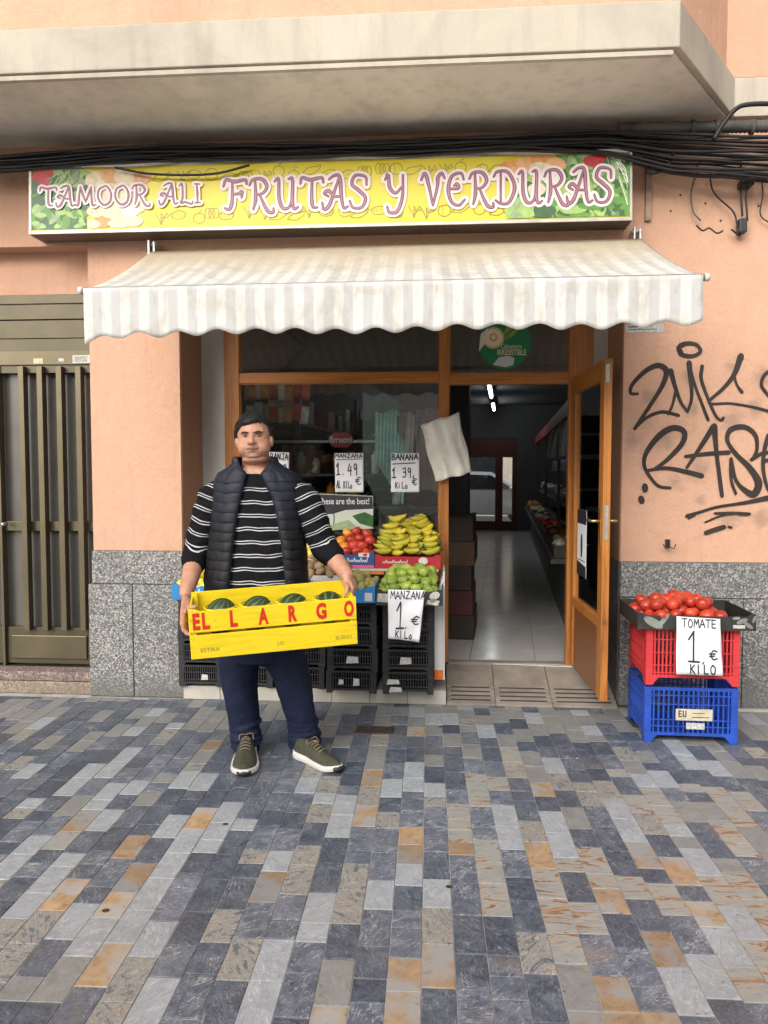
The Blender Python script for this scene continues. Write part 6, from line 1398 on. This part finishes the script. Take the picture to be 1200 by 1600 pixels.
MB().tube([tuple(p) for p in spline([H(-.030,-.0815,-.0475), H(-.012,-.0945,-.0478), H(0,-.0945,-.0490), H(.012,-.0945,-.0478), H(.030,-.0815,-.0475)], 4)], .0013, 6).build('mouth_line', simple('mouth_shadow', (.10,.035,.03), .6), man, True)
for s_ in (-1,1):
    MB().tube([tuple(p) for p in spline([H(s_*.033-.0155,-.0705,.0195), H(s_*.033-.005,-.0800,.0262), H(s_*.033+.006,-.0800,.0262), H(s_*.033+.0155,-.0705,.0195)], 4)], .0012, 6).build('eyelash', m_hair, man, True)
# hair: shell that dives into the skull below the hairline
hb = MB(); nu, nv = 72, 40; rgh_ = []
for j in range(nv+1):
    ph = PI*.74*j/nv; row = []
    for i in range(nu):
        th_ = 2*PI*i/nu; d = Vector((math.sin(ph)*math.cos(th_), math.sin(ph)*math.sin(th_), math.cos(ph)))
        x, y, z = d.x*.085, d.y*.102+.012, d.z*.100+.026
        front = max(0, -d.y); hl = -.075 + .133*min(1,max(0,(front+.25)/.85))**.8 + (.012 if abs(d.x) > .75 and front > .2 else 0) + .006*math.sin(d.x*7+1)
        if front > .3: hl = .070 + .016*d.x - .03*max(0, abs(d.x)-.6)*2.2 + .007*noise.noise(Vector((d.x*9,0,3)))
        k = max(0, min(1, (z-hl)/.016)); k = k*k*(3-2*k)
        vol = .012 + .005*max(0,d.z) + .0035*noise.noise(Vector((d.x*14, d.y*5, d.z*9))) + .0015*noise.noise(Vector((d.x*50,d.y*14,d.z*30)))
        s_ = (1 + (vol*k - .02*(1-k))/.09); row.append(H(x*s_, .012+(y-.012)*s_, .026+(z-.026)*s_))
    rgh_.append(row)
hb.rings(rgh_, nu, caps=True); hair = hb.build('hair', m_hair, man, True)
st = MB(); rh = random.Random(31)
for k in range(1100):      # strands lying over the shell, combed to the side
    ph = math.acos(rh.uniform(-.05,1)); th_ = rh.uniform(0,2*PI); 
    if math.sin(th_) < -.1 and math.cos(ph) < .50: continue
    pts = []; dth = .10*(1 if math.cos(th_) > -.3 else -1)
    for q in range(4):
        pq = min(PI*.62, ph + q*.085*(1 if math.sin(th_) > -.5 else .55)); tq = th_ + dth*q*.6; d = Vector((math.sin(pq)*math.cos(tq), math.sin(pq)*math.sin(tq), math.cos(pq)))
        R_h = 1 + (.0155 + .0025*math.sin(q*1.2) + rh.uniform(-.001,.0015))/.09; pts.append(H(d.x*.085*R_h, .012 + d.y*.102*R_h, .026 + d.z*.100*R_h))
    st.tube(pts, [.0009,.0011,.0009,.0004], 4)
tag(st.build('hair_strands', m_hair, hair, True), kind='stuff')
# ---------------- jumper
def cloth_noise(me, amp, sc, seed=0, stretch=(1,1,1), mask=None):
    a = co(me); nn = nrm(me); out = a.copy()
    for i in range(len(a)):
        p = a[i]; q = Vector((p[0]*sc*stretch[0]+seed, p[1]*sc*stretch[1], p[2]*sc*stretch[2]))
        v = noise.noise(q) + .45*noise.noise(q*2.3); m_ = 1 if mask is None else mask(p)
        out[i] += nn[i]*v*amp*m_
    setco(me, out)
sh = MB(); sh.rings(torso_rings(-.004, 3, 13), 28)
cuffL = eL.lerp(wL, .34); cuffR = eR.lerp(wR, .34)
for s_, e_, c_ in ((sL,eL,cuffL),(sR,eR,cuffR)):
    inn = s_ + Vector((.07 if s_.x < sR.x-.1 else -.07, 0, .012))
    P, R_ = smooth_chain([inn, s_, s_.lerp(e_,.5), e_, c_], [.080,.078,.075,.072,.062], 5); capsule(sh, P, R_, 20)
capsule(sh, [U(402,766,YM+.01), U(402,754,YM+.01)], [.092,.086], 20)
jm = remesh(sh, 'jumper', .0055, 3)
def segd(p, a, b):
    ab = b-a; t_ = max(0, min(1, (p-a).dot(ab)/ab.length_squared)); return (p-(a+ab*t_)).length, t_
nv_ = co(jm)
cloth_noise(jm, .009, 11, 3, (1,1,1.9)); 
nv_ = co(jm); st_ = np.zeros(len(nv_), np.float32); mk_ = np.ones(len(nv_), np.float32)
for i, p in enumerate(nv_):
    p = Vector(p); best = None
    for (s_, e_, c_) in ((sL,eL,cuffL),(sR,eR,cuffR)):
        d1, t1 = segd(p, s_, e_); d2, t2 = segd(p, e_, c_); l1 = (e_-s_).length; l2 = (c_-e_).length
        d, al = (d1, t1*l1) if d1 < d2 else (d2, l1 + t2*l2)
        outer = (p.x < sL.x+.045) if s_ is sL else (p.x > sR.x-.045)
        if d < .11 and outer and p.z < s_.z+.12:
            ax = (e_-s_).normalized() if d1 < d2 else (c_-e_).normalized(); al2 = (p-s_).dot((e_-s_).normalized())
            best = al2 + .012*math.sin(p.y*30) + .2*(p.y-YM)*.5
            mk_[i] = 1 if best < l1 - .005 else 0
    if best is None: best = -(p.z) + 1.46 + .002*math.sin(p.x*38)+ .0015*math.sin(p.x*61+p.z*30); st_[i] = best/.0655 + 30; mk_[i] = 1 if p.z < U(403,760,YM).z else 0
    else: st_[i] = best/.062 + 30.3 + .12*noise.noise(Vector((p.x*9,p.y*9,p.z*9)))
for nm_, arr in (('stripe',st_),('smask',mk_)):
    at = jm.attributes.new(nm_,'FLOAT','POINT'); at.data.foreach_set('value', arr)
mj = M_('striped_knit', .9, .12); nt_ = mj.nt
a1 = N(nt_,'ShaderNodeAttribute'); a1.attribute_name = 'stripe'; a2 = N(nt_,'ShaderNodeAttribute'); a2.attribute_name = 'smask'
fr_ = math_(nt_,'FRACT', math_(nt_,'ADD', a1.outputs['Fac'], math_(nt_,'MULTIPLY', mj.noise(12,3), .09)))
sc_ = ramp(nt_, fr_, [(.0,(0,0,0)),(.34,(1,1,1)),(.41,(0,0,0)),(.54,(1,1,1)),(.61,(0,0,0))], 'CONSTANT'); sc_ = mixc(nt_, 1.0, sc_, a2.outputs['Fac'], 'MULTIPLY')
mj.col(mixc(nt_, sc_, ramp(nt_, mj.noise(200,3), [(.3,(.005,.005,.006)),(.7,(.011,.011,.014))]), (.50,.50,.50))); mj.bump(mj.noise(260,3), .3, .0015); mj.bump(mj.noise(16,3), .35, .012)
jm.materials.append(mj.m); link('jumper', jm, man)
# ---------------- quilted vest, open at the front
nS = 96; nV = 230; zt_ = U(402,716,YM).z; zb_ = U(402,1000,YM).z
def torso_at(z):
    zz = np.array(ZT[::-1]); f = lambda k: float(np.interp(z, zz, [t_[k] for t_ in TR][::-1])); c = U(f(1), 800, YM); return c.x, YM + f(4), f(2), f(3)
def vest_fn(i, j, inner=0.0):
    v = j/nV; z = zt_ + (zb_-zt_)*v; cx_, cy_, rx, ry = torso_at(z)
    # width of the front opening, in metres each side of the middle line
    pyv = 716 + (1000-716)*v; xl_ = np.interp(pyv, [716,724,732,741,760,775,800,850,900,1000], [368,372,379,388,383,379,373,367,362,358]); xr_ = np.interp(pyv, [716,724,732,741,760,775,800,850,900,1000], [427,423,417,407,416,424,431,440,446,452])
    aL = (U(xl_,800,YM-ry).x - cx_)/(rx+.02); aR = (U(xr_,800,YM-ry).x - cx_)/(rx+.02)
    th0 = math.asin(max(-.95,min(.95,aL))); th1 = math.asin(max(-.95,min(.95,aR)))      # angle from front (-Y)
    u_ = i/nS; th = th1 + (2*PI + th0 - th1)*u_
    g = .015
    period = 14.5/284
    q = abs(math.sin(PI*((v-.03)/period + .10*math.sin(th*3) + .22*noise.noise(Vector((math.sin(th)*2.2,math.cos(th)*2.2,z*2)))))) ** .33 if v > .13 else .8
    puff = .0078*q*(.8+.4*noise.noise(Vector((th*1.5,z*6,1)))) + .004*noise.noise(Vector((math.cos(th)*7, math.sin(th)*7, z*16))) + .004*noise.noise(Vector((math.cos(th)*3, math.sin(th)*3, z*5+4)))
    edge = min(u_, 1-u_)*nS; k = min(1, edge/2.2); rr_ = g + puff*(.35+.65*k) - .010*(1-k)
    if inner: rr_ = inner*.008
    sx, sy = math.sin(th), -math.cos(th); sq = 2.3
    X = (rx+rr_)*math.copysign(abs(sx)**(2/sq), sx); Y_ = (ry+rr_)*math.copysign(abs(sy)**(2/sq), sy)
    return Vector((cx_+X, cy_+Y_, z))
vb = MB(); vb.rings([[vest_fn(i,j) for i in range(nS+1)] for j in range(nV+1)], nS+1, caps=False, closed=False)
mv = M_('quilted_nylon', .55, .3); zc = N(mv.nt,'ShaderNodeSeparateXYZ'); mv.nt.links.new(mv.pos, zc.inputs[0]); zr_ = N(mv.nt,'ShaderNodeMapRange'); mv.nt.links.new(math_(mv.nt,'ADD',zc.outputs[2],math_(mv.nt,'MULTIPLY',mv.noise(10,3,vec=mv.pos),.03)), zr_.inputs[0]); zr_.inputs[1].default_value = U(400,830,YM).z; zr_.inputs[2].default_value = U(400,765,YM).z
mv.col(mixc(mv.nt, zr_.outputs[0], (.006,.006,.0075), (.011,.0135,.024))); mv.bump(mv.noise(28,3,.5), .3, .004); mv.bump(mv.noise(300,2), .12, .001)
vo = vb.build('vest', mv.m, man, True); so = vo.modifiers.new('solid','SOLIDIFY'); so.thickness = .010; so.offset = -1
# collar: the rolled upper hem
MB().tube([vest_fn(i,0)+Vector((0,0,.002)) for i in range(0,nS+1,2)], .006, 8).build('collar', mv.m, vo, True)
# zip edges
for s_, idx in ((1,0),(-1,nS)):
    MB().tube([vest_fn(idx, j)+Vector((0,-.004,0)) for j in range(4, nV+1, 6)], .0035, 6).build('zip', m_black, vo, True)
# ---------------- trousers
pn = MB(); rgp = torso_rings(.004, 11, 15); pn.rings(rgp, 28)
PL, RLg = smooth_chain([U(378,1012,YM), U(373,1045,YM-.01), U(377,1090,YM-.02), U(382,1130,YM-.01), U(385,1163,YM-.01)], [.116,.104,.088,.078,.071], 6)
PR, RRg = smooth_chain([U(436,1012,YM), U(452,1045,YM-.005), U(464,1090,YM), U(472,1130,YM+.01), U(475,1162,YM+.02)], [.116,.102,.086,.077,.071], 6)
capsule(pn, PL, RLg, 24); capsule(pn, PR, RRg, 24)
# cloth gathered above the shoes
rp = random.Random(2)
for (c0, xx) in ((PL[-1],0),(PR[-1],0)):
    for k in range(5):
        z = c0.z + .01 + k*.024; a = rp.uniform(-.35,.35); pts = [(c0.x + .074*math.cos(t_), c0.y + .074*math.sin(t_), z + .018*math.sin(t_+a*4+k*1.7)) for t_ in np.linspace(0,2*PI,17)]
        pn.tube(pts, [.012+.004*math.sin(q*1.3+k) for q in range(17)], 8, caps=False)
pm_ = remesh(pn, 'trousers', .0060, 4)
zlow = PL[-1].z + .22
cloth_noise(pm_, .0065, 9, 8, (1.4,1.4,.8)); cloth_noise(pm_, .006, 22, 2, (.8,.8,2.2), mask=lambda p: 1.6*max(.15, min(1,(zlow-p[2])/.2)))
mt_ = M_('navy_twill', .8, .25); mt_.col(ramp(mt_.nt, mt_.noise(6,4), [(.3,(.006,.010,.030)),(.7,(.013,.020,.050))])); mt_.bump(mt_.noise(300,2), .25, .001); mt_.bump(mt_.noise(18,3), .3, .01)
pm_.materials.append(mt_.m); link('trousers', pm_, man)
# ---------------- shoes
m_sole = simple('white_rubber_sole', (.62,.61,.57), .5, .1, 12); m_up = simple('olive_mesh_fabric', (.050,.052,.032), .8, .3, 40, bump=.4, bscale=300, bdist=.002); m_lace = simple('olive_lace', (.17,.14,.09), .8, .2, 30)
def shoe(heel, toe, label):
    f_ = (toe-heel); L = f_.length; f_.normalize(); rt = Vector((-f_.y, f_.x, 0)); up = Vector((0,0,1))
    Mx = Matrix(((rt.x,f_.x,0,heel.x),(rt.y,f_.y,0,heel.y),(0,0,1,.002),(0,0,0,1)))
    wdt = lambda t: .5*L*(.205 + .085*math.sin(PI*min(1,max(0,(t-.35)/.75))) )*(1 - max(0,(t-.78)/.22)**2.2*.75)*(1 - max(0,(.1-t)/.1)**2*.45)
    def P(x,y,z): return Mx @ Vector((x,y,z))
    n = 20; ys = [i/24 for i in range(25)]
    so_ = MB(); rg = []
    for t_ in ys:
        w2 = wdt(t_)+.006; toeup = .016*max(0,(t_-.75)/.25)**1.6; th_ = .040 - .014*t_ ; prof = [(-w2*.93,toeup),(w2*.93,toeup),(w2*1.02,toeup+th_*.45),(w2*.97,toeup+th_),(-w2*.97,toeup+th_),(-w2*1.02,toeup+th_*.45)]
        rg.append([P(x, t_*L, z) for x,z in prof])
    so_.rings(rg, 6); sobj = so_.build('sole', m_sole, None, True, bevel=.002)
    u = MB(); rg = []
    for t_ in ys:
        w2 = wdt(t_)*.98; zb = .016*max(0,(t_-.75)/.25)**1.6 + (.040-.014*t_)*.9; hh = np.interp(t_, [0,.05,.2,.42,.6,.8,.93,1], [.04,.062,.072,.070,.052,.034,.024,.006])
        rg.append([P(w2*math.cos(a)*(1-.25*max(0,math.sin(a))), t_*L*.985+.002, zb + hh*max(-.05,math.sin(a))**.75 if math.sin(a) > 0 else zb-.006) for a in np.linspace(0, 2*PI, n, endpoint=False)])
    u.rings(rg, n); return sobj, u, Mx, L, wdt
for heel, toe, lb in ((Vector((U(386,1180,3.91).x,3.925,0)), Vector((G(381,1217).x, G(381,1217).y,0)), 'shoe'), (Vector((G(462,1184).x, G(462,1184).y+.02,0)), Vector((G(532,1209).x, G(532,1209).y,0)), 'shoe')):
    sobj, u, Mx, L, wdt = shoe(heel, toe, lb)
    sh_ = u.build('shoe', m_up, man, True); sobj.parent = sh_
    lc = MB()
    for k in range(5):
        t_ = .36+k*.06; z = np.interp(t_, [.2,.42,.6,.8], [.072,.070,.052,.034]) + .042-.014*t_; w2 = wdt(t_)*.5
        lc.tube([tuple(Mx @ Vector(p)) for p in spline([(-w2,t_*L,z-.012),(0,t_*L+.008,z+.0015),(w2,t_*L+.004,z-.012)],4)], .0035, 6)
    lc.tube([tuple(Mx @ Vector(p)) for p in spline([(0,.34*L,.115),(-.03,.36*L,.118),(-.035,.40*L,.095)],4)], .003, 6); lc.tube([tuple(Mx @ Vector(p)) for p in spline([(0,.34*L,.115),(.03,.35*L,.12),(.038,.40*L,.095)],4)], .003, 6)
    lc.build('laces', m_lace, sh_, True)
    MB().ball(Mx @ Vector((0,L*.962,.022)), (.036,.022,.017), nu=12, nv=8, M=Mx.to_3x3().to_4x4()).build('toe_guard', m_black, sh_, True)
